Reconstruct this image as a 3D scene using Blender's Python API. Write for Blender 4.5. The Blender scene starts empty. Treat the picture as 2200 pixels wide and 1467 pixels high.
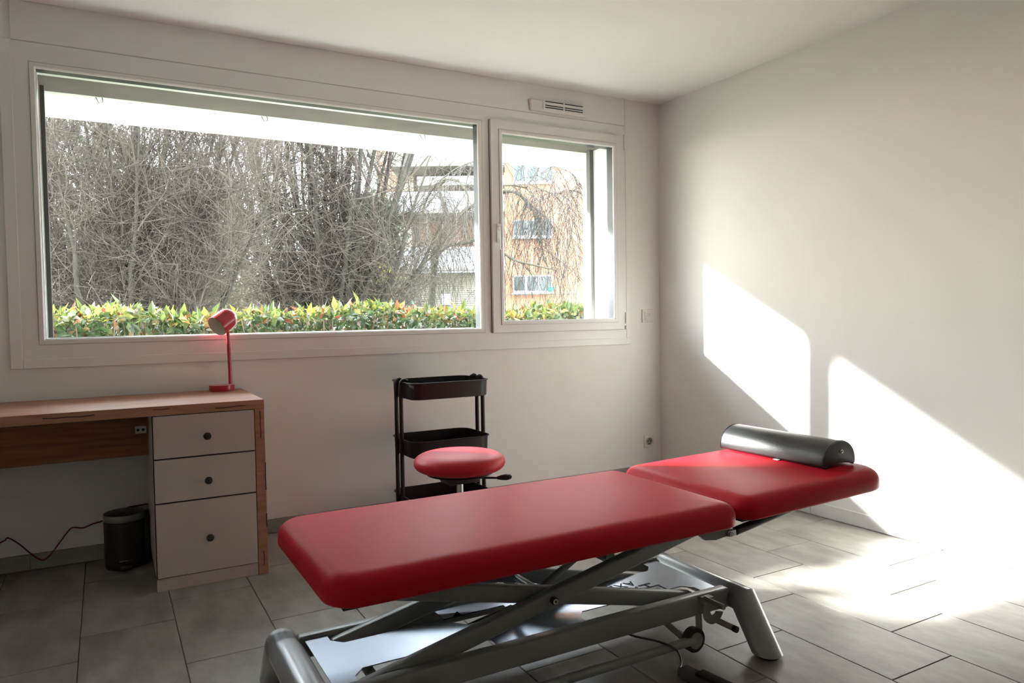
import bpy, bmesh, math, random
import numpy as np
from mathutils import Vector, Matrix
SC = bpy.context.scene
COL = SC.collection
PI = math.pi

# ------------------------------------------------------------------ camera
CAM = Vector((-3.28555, -3.82205, 1.09032))
YAW, PITCH, ROLL, FPX = math.radians(29.172), math.radians(2.048), math.radians(-0.8943), 1564.9
FWD = Vector((math.sin(YAW)*math.cos(PITCH), math.cos(YAW)*math.cos(PITCH), -math.sin(PITCH)))
RGT0 = Vector((math.cos(YAW), -math.sin(YAW), 0)); UP0 = RGT0.cross(FWD)
RGT = math.cos(ROLL)*RGT0 + math.sin(ROLL)*UP0
UPV = -math.sin(ROLL)*RGT0 + math.cos(ROLL)*UP0
cd = bpy.data.cameras.new('camera'); cam = bpy.data.objects.new('camera', cd); COL.objects.link(cam)
cam.matrix_world = Matrix(((RGT.x, UPV.x, -FWD.x, CAM.x), (RGT.y, UPV.y, -FWD.y, CAM.y), (RGT.z, UPV.z, -FWD.z, CAM.z), (0, 0, 0, 1)))
cd.sensor_width = 36.0; cd.lens = FPX/2200*36.0; cd.clip_start = 0.05; cd.clip_end = 500
SC.camera = cam
def at(u, v, depth):            # a point of the world that lies on the line of sight u, v (2200 x 1467) at that depth
    return CAM + (FWD + RGT*((u-1100)/FPX) - UPV*((v-733.5)/FPX))*depth

# ------------------------------------------------------------------ sky, sun, exposure
W = bpy.data.worlds.new('sky'); SC.world = W; W.use_nodes = True
wn = W.node_tree; bg = wn.nodes['Background']
sk = wn.nodes.new('ShaderNodeTexSky'); sk.sky_type = 'NISHITA'; sk.sun_disc = False
sk.sun_elevation = math.radians(22.5); sk.sun_rotation = math.radians(-45); sk.dust_density = 1.0; sk.air_density = 1.0
mixw = wn.nodes.new('ShaderNodeMix'); mixw.data_type = 'RGBA'; mixw.inputs[0].default_value = 0.82
mixw.inputs[7].default_value = (6.5, 6.9, 7.4, 1)        # thin bright haze over the whole sky
wn.links.new(sk.outputs[0], mixw.inputs[6]); wn.links.new(mixw.outputs[2], bg.inputs[0])
bg.inputs[1].default_value = 0.50
SUNV = Vector((1.0, -1.0, -0.585)).normalized()
sd = bpy.data.lights.new('sun', 'SUN'); sd.energy = 8.0; sd.angle = math.radians(2.3); sd.color = (1.0, 0.97, 0.94)
so = bpy.data.objects.new('sun', sd); COL.objects.link(so); so.rotation_euler = SUNV.to_track_quat('-Z', 'Y').to_euler(); so.location = (-12, 12, 8)
vs = SC.view_settings
vs.view_transform = 'Standard'; vs.look = 'None'; vs.gamma = 1.0; vs.use_curve_mapping = False
vs.exposure = 2.35
SC.cycles.sample_clamp_indirect = 4.0

# ------------------------------------------------------------------ materials
def nodes(m):
    m.use_nodes = True; nt = m.node_tree
    return nt, nt.nodes['Principled BSDF']
def mat(name, col, rough=0.5, metal=0.0, var=0.06, scale=8.0, bump=0.0, bscale=60.0, spec=0.5, coat=0.0, rnd=0.0, sheen=0.0):
    m = bpy.data.materials.new(name); nt, b = nodes(m); L = nt.links
    tc = nt.nodes.new('ShaderNodeTexCoord'); nz = nt.nodes.new('ShaderNodeTexNoise')
    nz.inputs['Scale'].default_value = scale; nz.inputs['Detail'].default_value = 4
    L.new(tc.outputs['Object'], nz.inputs['Vector'])
    cr = nt.nodes.new('ShaderNodeValToRGB'); e = cr.color_ramp.elements
    c0 = [max(0, c*(1-var)) for c in col]; c1 = [min(1, c*(1+var)) for c in col]
    e[0].position = 0.3; e[1].position = 0.7; e[0].color = (*c0, 1); e[1].color = (*c1, 1)
    L.new(nz.outputs['Fac'], cr.inputs[0])
    out = cr.outputs[0]
    if rnd > 0:
        oi = nt.nodes.new('ShaderNodeObjectInfo'); hs = nt.nodes.new('ShaderNodeHueSaturation')
        mr = nt.nodes.new('ShaderNodeMapRange'); mr.inputs[3].default_value = 1-rnd; mr.inputs[4].default_value = 1+rnd
        L.new(oi.outputs['Random'], mr.inputs[0]); L.new(mr.outputs[0], hs.inputs['Value']); L.new(out, hs.inputs['Color']); out = hs.outputs[0]
    L.new(out, b.inputs['Base Color'])
    b.inputs['Roughness'].default_value = rough; b.inputs['Metallic'].default_value = metal
    b.inputs['Specular IOR Level'].default_value = spec; b.inputs['Coat Weight'].default_value = coat
    if bump > 0:
        n2 = nt.nodes.new('ShaderNodeTexNoise'); n2.inputs['Scale'].default_value = bscale; n2.inputs['Detail'].default_value = 3
        bp = nt.nodes.new('ShaderNodeBump'); bp.inputs['Strength'].default_value = bump; bp.inputs['Distance'].default_value = 0.002
        L.new(tc.outputs['Object'], n2.inputs['Vector']); L.new(n2.outputs['Fac'], bp.inputs['Height']); L.new(bp.outputs[0], b.inputs['Normal'])
    return m
def mat_wood(name, light, dark, rough=0.45):
    m = bpy.data.materials.new(name); nt, b = nodes(m); L = nt.links
    tc = nt.nodes.new('ShaderNodeTexCoord'); mp = nt.nodes.new('ShaderNodeMapping'); mp.inputs['Scale'].default_value = (1.2, 14, 14)
    L.new(tc.outputs['Object'], mp.inputs[0])
    nz = nt.nodes.new('ShaderNodeTexNoise'); nz.inputs['Scale'].default_value = 3.0; nz.inputs['Detail'].default_value = 8; nz.inputs['Distortion'].default_value = 0.6
    L.new(mp.outputs[0], nz.inputs['Vector'])
    cr = nt.nodes.new('ShaderNodeValToRGB'); e = cr.color_ramp.elements
    e[0].position = 0.28; e[1].position = 0.62; e[0].color = (*dark, 1); e[1].color = (*light, 1)
    L.new(nz.outputs['Fac'], cr.inputs[0])
    # a few dark cracks running with the grain
    n3 = nt.nodes.new('ShaderNodeTexNoise'); n3.inputs['Scale'].default_value = 1.1; n3.inputs['Detail'].default_value = 2
    L.new(mp.outputs[0], n3.inputs['Vector'])
    c2 = nt.nodes.new('ShaderNodeValToRGB'); f = c2.color_ramp.elements
    f[0].position = 0.29; f[1].position = 0.31; f[0].color = (0.25, 0.2, 0.18, 1); f[1].color = (1, 1, 1, 1)
    L.new(n3.outputs['Fac'], c2.inputs[0])
    mx = nt.nodes.new('ShaderNodeMix'); mx.data_type = 'RGBA'; mx.blend_type = 'MULTIPLY'; mx.inputs[0].default_value = 1
    L.new(cr.outputs[0], mx.inputs[6]); L.new(c2.outputs[0], mx.inputs[7]); L.new(mx.outputs[2], b.inputs['Base Color'])
    b.inputs['Roughness'].default_value = rough
    return m
def mat_tile(name):
    m = bpy.data.materials.new(name); nt, b = nodes(m); L = nt.links
    tc = nt.nodes.new('ShaderNodeTexCoord'); oi = nt.nodes.new('ShaderNodeObjectInfo')
    ad = nt.nodes.new('ShaderNodeVectorMath'); ad.operation = 'ADD'
    sc = nt.nodes.new('ShaderNodeVectorMath'); sc.operation = 'SCALE'; sc.inputs['Scale'].default_value = 37.0
    cb = nt.nodes.new('ShaderNodeCombineXYZ')
    L.new(oi.outputs['Random'], cb.inputs[0]); L.new(oi.outputs['Random'], cb.inputs[1]); L.new(cb.outputs[0], sc.inputs[0])
    L.new(tc.outputs['Object'], ad.inputs[0]); L.new(sc.outputs[0], ad.inputs[1])
    mp = nt.nodes.new('ShaderNodeMapping'); mp.inputs['Scale'].default_value = (3.0, 1.2, 1); L.new(ad.outputs[0], mp.inputs[0])
    n1 = nt.nodes.new('ShaderNodeTexNoise'); n1.inputs['Scale'].default_value = 3.2; n1.inputs['Detail'].default_value = 9; n1.inputs['Roughness'].default_value = 0.62
    L.new(mp.outputs[0], n1.inputs['Vector'])
    cr = nt.nodes.new('ShaderNodeValToRGB'); e = cr.color_ramp.elements
    e[0].position = 0.30; e[1].position = 0.70; e[0].color = (0.195, 0.182, 0.162, 1); e[1].color = (0.355, 0.335, 0.305, 1)
    L.new(n1.outputs['Fac'], cr.inputs[0])
    hs = nt.nodes.new('ShaderNodeHueSaturation'); mr = nt.nodes.new('ShaderNodeMapRange'); mr.inputs[3].default_value = 0.95; mr.inputs[4].default_value = 1.05
    L.new(oi.outputs['Random'], mr.inputs[0]); L.new(mr.outputs[0], hs.inputs['Value']); L.new(cr.outputs[0], hs.inputs['Color']); L.new(hs.outputs[0], b.inputs['Base Color'])
    b.inputs['Roughness'].default_value = 0.42; b.inputs['Specular IOR Level'].default_value = 0.4
    bp = nt.nodes.new('ShaderNodeBump'); bp.inputs['Strength'].default_value = 0.12; bp.inputs['Distance'].default_value = 0.002
    L.new(n1.outputs['Fac'], bp.inputs['Height']); L.new(bp.outputs[0], b.inputs['Normal'])
    return m
def mat_glass(name, tint=(0.96, 0.985, 0.975)):
    m = bpy.data.materials.new(name); m.use_nodes = True; nt = m.node_tree; L = nt.links
    for n in list(nt.nodes): nt.nodes.remove(n)
    o = nt.nodes.new('ShaderNodeOutputMaterial'); t = nt.nodes.new('ShaderNodeBsdfTransparent'); g = nt.nodes.new('ShaderNodeBsdfGlossy')
    t.inputs[0].default_value = (*tint, 1); g.inputs['Roughness'].default_value = 0.0
    fr = nt.nodes.new('ShaderNodeFresnel'); ge = nt.nodes.new('ShaderNodeNewGeometry'); mr = nt.nodes.new('ShaderNodeMapRange')
    mr.inputs[3].default_value = 1.45; mr.inputs[4].default_value = 1/1.45      # same reflectance on both faces of the pane
    L.new(ge.outputs['Backfacing'], mr.inputs[0]); L.new(mr.outputs[0], fr.inputs[0]); mx = nt.nodes.new('ShaderNodeMixShader')
    L.new(fr.outputs[0], mx.inputs[0]); L.new(t.outputs[0], mx.inputs[1]); L.new(g.outputs[0], mx.inputs[2]); L.new(mx.outputs[0], o.inputs[0])
    return m
def mat_leaf(name, cols, trans=0.45, rough=0.35):
    m = bpy.data.materials.new(name); m.use_nodes = True; nt = m.node_tree; L = nt.links
    b = nt.nodes['Principled BSDF']; o = nt.nodes['Material Output']
    at_ = nt.nodes.new('ShaderNodeAttribute'); at_.attribute_name = 'tone'
    oi = nt.nodes.new('ShaderNodeObjectInfo'); ad = nt.nodes.new('ShaderNodeMath'); ad.operation = 'ADD'
    fr = nt.nodes.new('ShaderNodeMath'); fr.operation = 'FRACT'
    L.new(at_.outputs['Fac'], ad.inputs[0]); L.new(oi.outputs['Random'], ad.inputs[1]); L.new(ad.outputs[0], fr.inputs[0])
    cr = nt.nodes.new('ShaderNodeValToRGB'); cr.color_ramp.interpolation = 'LINEAR'
    n = len(cols); els = cr.color_ramp.elements
    while len(els) < n: els.new(0.5)
    for i, (p, c) in enumerate(cols): els[i].position = p; els[i].color = (*c, 1)
    L.new(fr.outputs[0], cr.inputs[0]); L.new(cr.outputs[0], b.inputs['Base Color']); b.inputs['Roughness'].default_value = rough
    tl = nt.nodes.new('ShaderNodeBsdfTranslucent'); mx = nt.nodes.new('ShaderNodeMixShader'); mx.inputs[0].default_value = trans
    L.new(cr.outputs[0], tl.inputs[0]); L.new(b.outputs[0], mx.inputs[1]); L.new(tl.outputs[0], mx.inputs[2]); L.new(mx.outputs[0], o.inputs[0])
    return m

M = {}
M['wall'] = mat('wall_paint', (0.84, 0.815, 0.79), 0.9, var=0.012, scale=3, bump=0.05, bscale=220, spec=0.2)
M['ceil'] = mat('ceiling_paint', (0.85, 0.835, 0.815), 0.92, var=0.01, scale=3, spec=0.2)
M['pvc'] = mat('white_plastic_frame', (0.80, 0.78, 0.76), 0.38, var=0.01, scale=3)
M['pvc_line'] = mat('frame_joint_shade', (0.52, 0.49, 0.47), 0.7, var=0.03)  # real frame joints, and the painted shadow line around the sash
M['gasket'] = mat('black_gasket', (0.022, 0.028, 0.034), 0.35, var=0.1)
M['outer_frame'] = mat('outer_frame', (0.66, 0.68, 0.64), 0.5, var=0.02)
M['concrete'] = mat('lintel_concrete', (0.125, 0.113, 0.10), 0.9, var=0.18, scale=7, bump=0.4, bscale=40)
M['render_white'] = mat('white_render', (0.86, 0.86, 0.85), 0.9, var=0.02, scale=5)
M['guide'] = mat('shutter_guide', (0.09, 0.09, 0.085), 0.5, var=0.05)
M['tile'] = mat_tile('stone_tile')
M['grout'] = mat('grout', (0.13, 0.12, 0.11), 0.95, var=0.1, scale=20)
M['skirt'] = mat('skirting_tile', (0.31, 0.295, 0.275), 0.5, var=0.1, scale=6, rnd=0.04)
M['skirt_sunlit'] = mat('sunlit_skirting', (0.74, 0.73, 0.71), 0.5, var=0.02)  # grey skirting tile with the bright sunlight painted into its colour
M['glass'] = mat_glass('window_glass')
M['red'] = mat('red_vinyl', (0.56, 0.011, 0.026), 0.46, var=0.04, scale=3, bump=0.06, bscale=500, spec=0.14)
M['redstool'] = mat('red_stool_vinyl', (0.58, 0.016, 0.030), 0.46, spec=0.3, var=0.05, scale=3, bump=0.05, bscale=400)
M['steel'] = mat('grey_powdercoat', (0.27, 0.275, 0.262), 0.36, var=0.04, scale=10, spec=0.6, coat=0.15)
M['tube'] = mat('grey_tube', (0.32, 0.33, 0.335), 0.27, metal=0.25, var=0.03, scale=10, spec=0.6, coat=0.4)
M['plate'] = mat('silver_plate', (0.33, 0.365, 0.43), 0.24, metal=0.75, var=0.05, scale=6, bump=0.03, bscale=300)
M['black'] = mat('black_plastic', (0.012, 0.012, 0.012), 0.38, var=0.1)
M['blackmetal'] = mat('black_painted_steel', (0.010, 0.010, 0.011), 0.42, var=0.1, spec=0.3)
M['leather'] = mat('black_leather', (0.014, 0.0145, 0.0155), 0.36, var=0.15, scale=30, bump=0.35, bscale=420, spec=0.55)
M['chrome'] = mat('chrome', (0.62, 0.62, 0.62), 0.18, metal=1.0, var=0.03)
M['wood'] = mat_wood('oak_decor', (0.42, 0.205, 0.125), (0.30, 0.135, 0.075))
M['wood2'] = mat_wood('dark_oak_decor', (0.30, 0.125, 0.052), (0.17, 0.066, 0.028))
M['crack'] = mat('wood_crack', (0.06, 0.022, 0.012), 0.7, var=0.1)
M['taupe'] = mat('taupe_laminate', (0.53, 0.45, 0.40), 0.5, var=0.015, scale=4)
M['gap'] = mat('dark_gap', (0.02, 0.015, 0.012), 0.8, var=0.05)
M['shade_gap'] = mat('brown_gap_shade', (0.09, 0.075, 0.065), 0.8, var=0.05)
M['lampred'] = mat('red_lacquer', (0.43, 0.012, 0.022), 0.30, var=0.03, coat=0.25)
M['lampin'] = mat('lamp_white_inside', (0.88, 0.84, 0.76), 0.5, var=0.02)
M['cork'] = mat('pale_top', (0.52, 0.30, 0.24), 0.6, var=0.05, scale=30)
M['plastic'] = mat('white_plastic', (0.76, 0.73, 0.70), 0.4, var=0.01)
M['plasticgrey'] = mat('socket_inside', (0.56, 0.50, 0.43), 0.5, var=0.03)
M['brushed'] = mat('brushed_lid', (0.24, 0.235, 0.225), 0.33, metal=0.6, var=0.05)
M['cordred'] = mat('red_cord', (0.16, 0.014, 0.012), 0.6, var=0.1)
M['bark'] = mat('bark', (0.042, 0.036, 0.026), 0.92, var=0.3, scale=9, bump=0.5, bscale=30)
M['twig'] = mat('twig_bark', (0.076, 0.060, 0.045), 0.85, var=0.25, scale=3)
M['bark2'] = mat('mossy_bark', (0.075, 0.07, 0.045), 0.92, var=0.3, scale=6, bump=0.5, bscale=30)
M['twig2'] = mat('drooping_twig_bark', (0.065, 0.055, 0.048), 0.85, var=0.25, scale=3)
M['leaf'] = mat_leaf('hedge_leaf_sunlit', [(0.0, (0.05, 0.08, 0.025)), (0.35, (0.085, 0.12, 0.035)), (0.6, (0.15, 0.165, 0.04)), (0.84, (0.28, 0.235, 0.045)), (0.91, (0.30, 0.12, 0.05)), (0.96, (0.15, 0.03, 0.02)), (1.0, (0.36, 0.33, 0.28))], 0.4)  # top leaves: sun glow and pale gloss painted into the leaf colours
M['leaf_shaded'] = mat_leaf('hedge_leaf_shaded', [(0.0, (0.022, 0.045, 0.018)), (0.5, (0.048, 0.085, 0.032)), (0.85, (0.09, 0.12, 0.04)), (1.0, (0.16, 0.075, 0.035))], 0.3)  # shaded copy of the leaf colours for the lower leaves
M['stem'] = mat('hedge_stem', (0.16, 0.09, 0.05), 0.8, var=0.2)
M['evergreen'] = mat_leaf('evergreen_foliage', [(0.0, (0.025, 0.042, 0.025)), (0.6, (0.046, 0.07, 0.038)), (1.0, (0.075, 0.085, 0.05))], 0.2, 0.6)
M['lime'] = mat_leaf('lime_foliage', [(0.0, (0.20, 0.26, 0.03)), (0.6, (0.42, 0.46, 0.04)), (1.0, (0.50, 0.48, 0.08))], 0.4, 0.5)
M['brownleaf'] = mat_leaf('brown_hedge', [(0.0, (0.06, 0.055, 0.03)), (0.6, (0.11, 0.095, 0.05)), (1.0, (0.14, 0.12, 0.07))], 0.2, 0.7)
M['grass'] = mat('lawn', (0.085, 0.09, 0.048), 0.95, var=0.35, scale=1.5, bump=0.6, bscale=20)
M['paving'] = mat('pale_paving', (0.66, 0.645, 0.61), 0.9, var=0.05, scale=2)
M['orange'] = mat('orange_render', (0.47, 0.215, 0.115), 0.9, var=0.05, scale=0.6)
M['balcony'] = mat('white_balcony', (0.40, 0.41, 0.43), 0.85, var=0.03, scale=0.7)
M['cream'] = mat('cream_render', (0.42, 0.38, 0.30), 0.9, var=0.04, scale=0.6)
M['shutter'] = mat('slatted_shutter', (0.30, 0.27, 0.23), 0.8, var=0.1)
M['brick'] = mat('red_brown_wall', (0.26, 0.16, 0.11), 0.85, var=0.12, scale=1)
M['terracotta'] = mat('terracotta_panel', (0.42, 0.17, 0.08), 0.85, var=0.08)
M['winglass'] = mat('far_window_glass', (0.05, 0.06, 0.06), 0.12, var=0.3, scale=0.9, spec=0.45)
M['winwhite'] = mat('far_window_frame', (0.50, 0.51, 0.52), 0.6, var=0.02)
M['greyroof'] = mat('grey_roof', (0.22, 0.21, 0.19), 0.9, var=0.1)
M['teal'] = mat('teal_post', (0.06, 0.16, 0.19), 0.6, var=0.05)
M['bluewhite'] = mat('white_cloth', (0.62, 0.64, 0.70), 0.9, var=0.04)
M['greenpot'] = mat('green_watering_can', (0.03, 0.30, 0.20), 0.5, var=0.05)

# ------------------------------------------------------------------ mesh helpers
def smooth(me, ang=40):
    me.polygons.foreach_set('use_smooth', [True]*len(me.polygons))
    me.set_sharp_from_angle(angle=math.radians(ang))
class MB:
    def __init__(s): s.b = bmesh.new()
    def box(s, x0, x1, y0, y1, z0, z1, bev=0.0, seg=2, mx=None):
        r = bmesh.ops.create_cube(s.b, size=1)['verts']
        for v in r: v.co = Vector((x0+(v.co.x+.5)*(x1-x0), y0+(v.co.y+.5)*(y1-y0), z0+(v.co.z+.5)*(z1-z0)))
        if bev > 0:
            es = list({e for v in r for e in v.link_edges})
            q = bmesh.ops.bevel(s.b, geom=es, offset=bev, segments=seg, profile=0.5, affect='EDGES')
            r = list({v for f in q['faces'] for v in f.verts} | {v for v in r if v.is_valid})
        if mx is not None:
            for v in r: v.co = mx @ v.co
        return s
    def cyl(s, p0, p1, r0, r1=None, n=20, cap=True):
        r1 = r0 if r1 is None else r1
        p0 = Vector(p0); p1 = Vector(p1); d = p1-p0
        r = bmesh.ops.create_cone(s.b, cap_ends=cap, segments=n, radius1=r0, radius2=r1, depth=d.length)['verts']
        q = d.to_track_quat('Z', 'Y').to_matrix().to_4x4(); mx = Matrix.Translation((p0+p1)/2) @ q
        for v in r: v.co = mx @ v.co
        return s
    def tube(s, pts, rad, n=12, cap=True, ry=None, up=(0, 0, 1)):       # pts: list, rad: number or list; ry: second radius (oval)
        pts = [Vector(p) for p in pts]; k = len(pts)
        rs = rad if isinstance(rad, (list, tuple)) else [rad]*k
        rings = []; nrm = None
        for i, p in enumerate(pts):
            t = (pts[min(i+1, k-1)]-pts[max(i-1, 0)]).normalized()
            if nrm is None:
                nrm = Vector(up)-t*t.dot(Vector(up))
                if nrm.length < 1e-3: nrm = Vector((1, 0, 0))-t*t.x
            else: nrm = nrm - t*t.dot(nrm)
            nrm.normalize(); bn = t.cross(nrm); q = (ry/rs[i]) if ry else 1
            rings.append([s.b.verts.new(p+nrm*(math.cos(a)*rs[i])+bn*(math.sin(a)*rs[i]*q)) for a in (2*PI*j/n for j in range(n))])
        for a, b in zip(rings, rings[1:]):
            for j in range(n): s.b.faces.new((a[j], a[(j+1) % n], b[(j+1) % n], b[j]))
        if cap: s.b.faces.new(rings[0][::-1]); s.b.faces.new(rings[-1])
        return s
    def lathe(s, prof, n=32, mx=None, closed=False):
        rings = []
        for r, z in prof:
            if r < 1e-6: rings.append([s.b.verts.new((0, 0, z))])
            else: rings.append([s.b.verts.new((r*math.cos(2*PI*j/n), r*math.sin(2*PI*j/n), z)) for j in range(n)])
        for a, b in zip(rings, rings[1:]):
            for j in range(n):
                j2 = (j+1) % n
                if len(a) == 1 and len(b) == 1: continue
                if len(a) == 1: s.b.faces.new((a[0], b[j], b[j2]))
                elif len(b) == 1: s.b.faces.new((a[j], a[j2], b[0]))
                else: s.b.faces.new((a[j], a[j2], b[j2], b[j]))
        if mx is not None:
            for rg in rings:
                for v in rg: v.co = mx @ v.co
        return s
    def prism(s, poly, a0, a1, axis='y'):
        def P(u, v, w): return {'x': (w, u, v), 'y': (u, w, v), 'z': (u, v, w)}[axis]
        A = [s.b.verts.new(P(u, v, a0)) for u, v in poly]; B = [s.b.verts.new(P(u, v, a1)) for u, v in poly]; n = len(poly)
        s.b.faces.new(A); s.b.faces.new(B[::-1])
        for i in range(n): s.b.faces.new((A[i], B[i], B[(i+1) % n], A[(i+1) % n]))
        return s
    def ring(s, x0, x1, z0, z1, w, y0, y1, wl=None, wr=None, wb=None, wt=None):     # rectangular frame in the x-z plane, mitred into four solid bars
        wl = w if wl is None else wl; wr = w if wr is None else wr; wb = w if wb is None else wb; wt = w if wt is None else wt
        s.box(x0, x0+wl, y0, y1, z0, z1); s.box(x1-wr, x1, y0, y1, z0, z1)
        s.box(x0+wl, x1-wr, y0, y1, z0, z0+wb); s.box(x0+wl, x1-wr, y0, y1, z1-wt, z1)
        return s
    def build(s, name, m, parent=None, sm=True, ang=40, loc=None):
        bmesh.ops.recalc_face_normals(s.b, faces=s.b.faces)
        me = bpy.data.meshes.new(name); s.b.to_mesh(me); s.b.free()
        if sm: smooth(me, ang)
        me.materials.append(M[m] if isinstance(m, str) else m)
        return link(name, me, parent, loc)
def link(name, me, parent=None, loc=None):
    o = bpy.data.objects.new(name, me); COL.objects.link(o)
    if loc is not None: o.location = loc
    if parent is not None: o.parent = parent
    return o
def raw(name, V, F, m, parent=None, tone=None, sm=False):
    me = bpy.data.meshes.new(name)
    V = np.asarray(V, np.float32); F = np.asarray(F, np.int32); k = F.shape[1]
    me.vertices.add(len(V)); me.vertices.foreach_set('co', V.ravel())
    me.loops.add(F.size); me.loops.foreach_set('vertex_index', F.ravel())
    me.polygons.add(len(F)); me.polygons.foreach_set('loop_start', np.arange(0, F.size, k, dtype=np.int32))
    me.update(calc_edges=True)
    if tone is not None:
        a = me.attributes.new('tone', 'FLOAT', 'POINT'); a.data.foreach_set('value', np.asarray(tone, np.float32))
    if sm: me.polygons.foreach_set('use_smooth', [True]*len(me.polygons))
    me.materials.append(M[m]); me.validate()
    return link(name, me, parent)
def tag(o, label, cat=None, group=None, kind=None):
    o['label'] = label
    if cat: o['category'] = cat
    if group: o['group'] = group
    if kind: o['kind'] = kind
    return o
def thing(name, label, cat, loc=(0, 0, 0), group=None, rz=0, kind=None):
    o = bpy.data.objects.new(name, None); COL.objects.link(o); o.location = loc; o.rotation_euler = (0, 0, rz); o.empty_display_size = 0.1
    return tag(o, label, cat, group, kind)

# ------------------------------------------------------------------ room shell
ZC = 2.485
XL, YB = -4.75, -6.1                       # left wall, wall behind the camera
WX0, WX1, WZ0, WZ1 = -3.60, -0.29, 0.93, 2.335      # the opening the window fills
# floor: slab with grout colour, tiles as parts
fl = MB().box(XL-.12, .12, YB-.12, .40, -.20, -.004).build('floor', 'grout', sm=False)
tag(fl, 'grey stone tiled floor with thin dark joints', kind='structure')
tm = {}
def tile_mesh(w, l):
    k = (round(w, 3), round(l, 3))
    if k not in tm:
        b = MB(); b.box(-w/2, w/2, -l/2, l/2, -.012, 0, bev=.0012, seg=1)
        bmesh.ops.recalc_face_normals(b.b, faces=b.b.faces)
        me = bpy.data.meshes.new('tile'); b.b.to_mesh(me); b.b.free(); me.materials.append(M['tile']); tm[k] = me
    return tm[k]
g = .0032
for i in range(0, 16):
    xa, xb = (-.394, 0.0) if i == 0 else (-.394-.3*i, -.394-.3*(i-1))
    xa = max(xa, XL)
    if xb-xa < .02: continue
    ys = [-1.32-.2*i+.6*k for k in range(-12, 12)]
    ys = sorted([y for y in ys if YB < y < -.02] + [YB, 0.0])
    for ya, yb in zip(ys, ys[1:]):
        w, l = xb-xa-g, yb-ya-g
        if w < .01 or l < .02: continue
        link('floor_tile', tile_mesh(w, l), fl, ((xa+xb)/2, (ya+yb)/2, 0))
# walls
T = .40
wb = MB()
wb.box(XL-.12, WX0, 0, T, -.2, ZC+.2); wb.box(WX1, .15, 0, T, -.2, ZC+.2)
wb.box(WX0, WX1, 0, T, -.2, WZ0); wb.box(WX0, WX1, .0, T, WZ1, ZC+.2)
tag(wb.build('wall_back', 'wall', sm=False), 'white plastered wall holding the wide window', kind='structure')
tag(MB().box(0, .15, YB-.12, 0, -.2, ZC+.2).build('wall_right', 'wall', sm=False), 'white plastered wall with the sun patch', kind='structure')
tag(MB().box(XL-.12, .15, YB-.15, YB, -.2, ZC+.2).build('wall_front', 'wall', sm=False), 'white plastered wall behind the viewer', kind='structure')
tag(MB().box(XL-.12, XL, YB-.12, 0, -.2, ZC+.2).build('wall_left', 'wall', sm=False), 'white plastered wall beyond the left end of the desk', kind='structure')
tag(MB().box(XL-.12, .15, YB-.12, T, ZC, ZC+.2).build('ceiling', 'ceil', sm=False), 'plain white ceiling', kind='structure')
# skirting of floor tile along the window wall, same tile with sunlight painted in as white along the right
sb = thing('baseboard_back', 'low grey tile skirting along the window wall', None, kind='structure')
x = -.004
while x > XL+.01:
    x2 = max(x-.6, XL); MB().box(x2+.0015, x-.0015, -.011, -.0005, .002, .072, bev=.0015, seg=1).build('skirting_tile', 'skirt', sb, sm=False); x = x2
sb = thing('baseboard_right', 'low pale tile skirting along the sunlit right wall', None, kind='structure')
y = -.012
while y > YB+.01:
    y2 = max(y-.6, YB); MB().box(-.011, -.0005, y2+.0015, y-.0015, .002, .072, bev=.0015, seg=1).build('skirting_tile', 'skirt_sunlit', sb, sm=False); y = y2

# ------------------------------------------------------------------ window
win = tag(bpy.data.objects.new('window_1', None), 'wide white window with a large fixed pane and a narrow opening sash', kind='structure'); COL.objects.link(win)
GX0, GX1, GZ0, GZ1 = -3.5156, -1.361, 1.0183, 2.202
SX0, SX1, SZ0, SZ1 = -1.2112, -.3997, 1.0614, 2.1602
SOX0, SOX1, SOZ0, SOZ1 = -1.287, -.320, .990, 2.238
# cover strips around the frame
cv = MB().box(-3.648, -3.603, -.010, -.0005, .889, 2.312, bev=.002, seg=1)
cv.box(-3.603, -.262, -.010, -.0005, .889, .932, bev=.002, seg=1)
cv.box(-.289, -.262, -.006, -.0005, .932, 2.484, bev=.002, seg=1)
cv.build('cover_strip', 'pvc', win, sm=False)
MB().box(-3.603, -.291, -.007, -.0005, 2.3135, 2.4845, bev=.0015, seg=1).build('shutter_box_cover', 'pvc', win, sm=False)
MB().box(-3.602, -.2925, -.004, .02, 2.3095, 2.3135).build('joint_line', 'pvc_line', win, sm=False)
# outer frame with mullion
f = MB()
f.box(-3.603, GX0-.022, -.006, .045, .932, 2.3095); f.box(SOX1-.02, -.2905, -.006, .045, .932, 2.3095)
f.box(GX0-.022, SOX1-.02, -.006, .045, .932, GZ0-.022); f.box(GX0-.022, SOX1-.02, -.006, .045, GZ1+.022, 2.3095)
f.box(GX1+.022, SX0-.03, -.006, .045, GZ0-.022, GZ1+.022)
f.box(SX0-.03, SOX1-.02, -.006, .045, GZ0-.022, SZ0-.03); f.box(SX0-.03, SOX1-.02, -.006, .045, SZ1+.03, GZ1+.022)
f.build('frame', 'pvc', win, sm=False)
def bead(x0, x1, z0, z1, w, yf, yb, m='pvc', name='glazing_bead', par=None):     # sloped bead: inner edge deeper than outer edge
    b = MB().b; o = MB()
    def loop(d, y): return [o.b.verts.new((xx, y, zz)) for xx, zz in ((x0-d, z0-d), (x1+d, z0-d), (x1+d, z1+d), (x0-d, z1+d))]
    L = [loop(w, yf+.004), loop(w, yf), loop(.006, yf), loop(0, yf+.006), loop(0, yb), loop(w, yb)]
    for a, c in zip(L, L[1:]+L[:1]):
        for j in range(4): o.b.faces.new((a[j], a[(j+1) % 4], c[(j+1) % 4], c[j]))
    b.free()
    return o.build(name, m, par, sm=False)
bead(GX0, GX1, GZ0, GZ1, .0225, -.010, .005, par=win)
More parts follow.
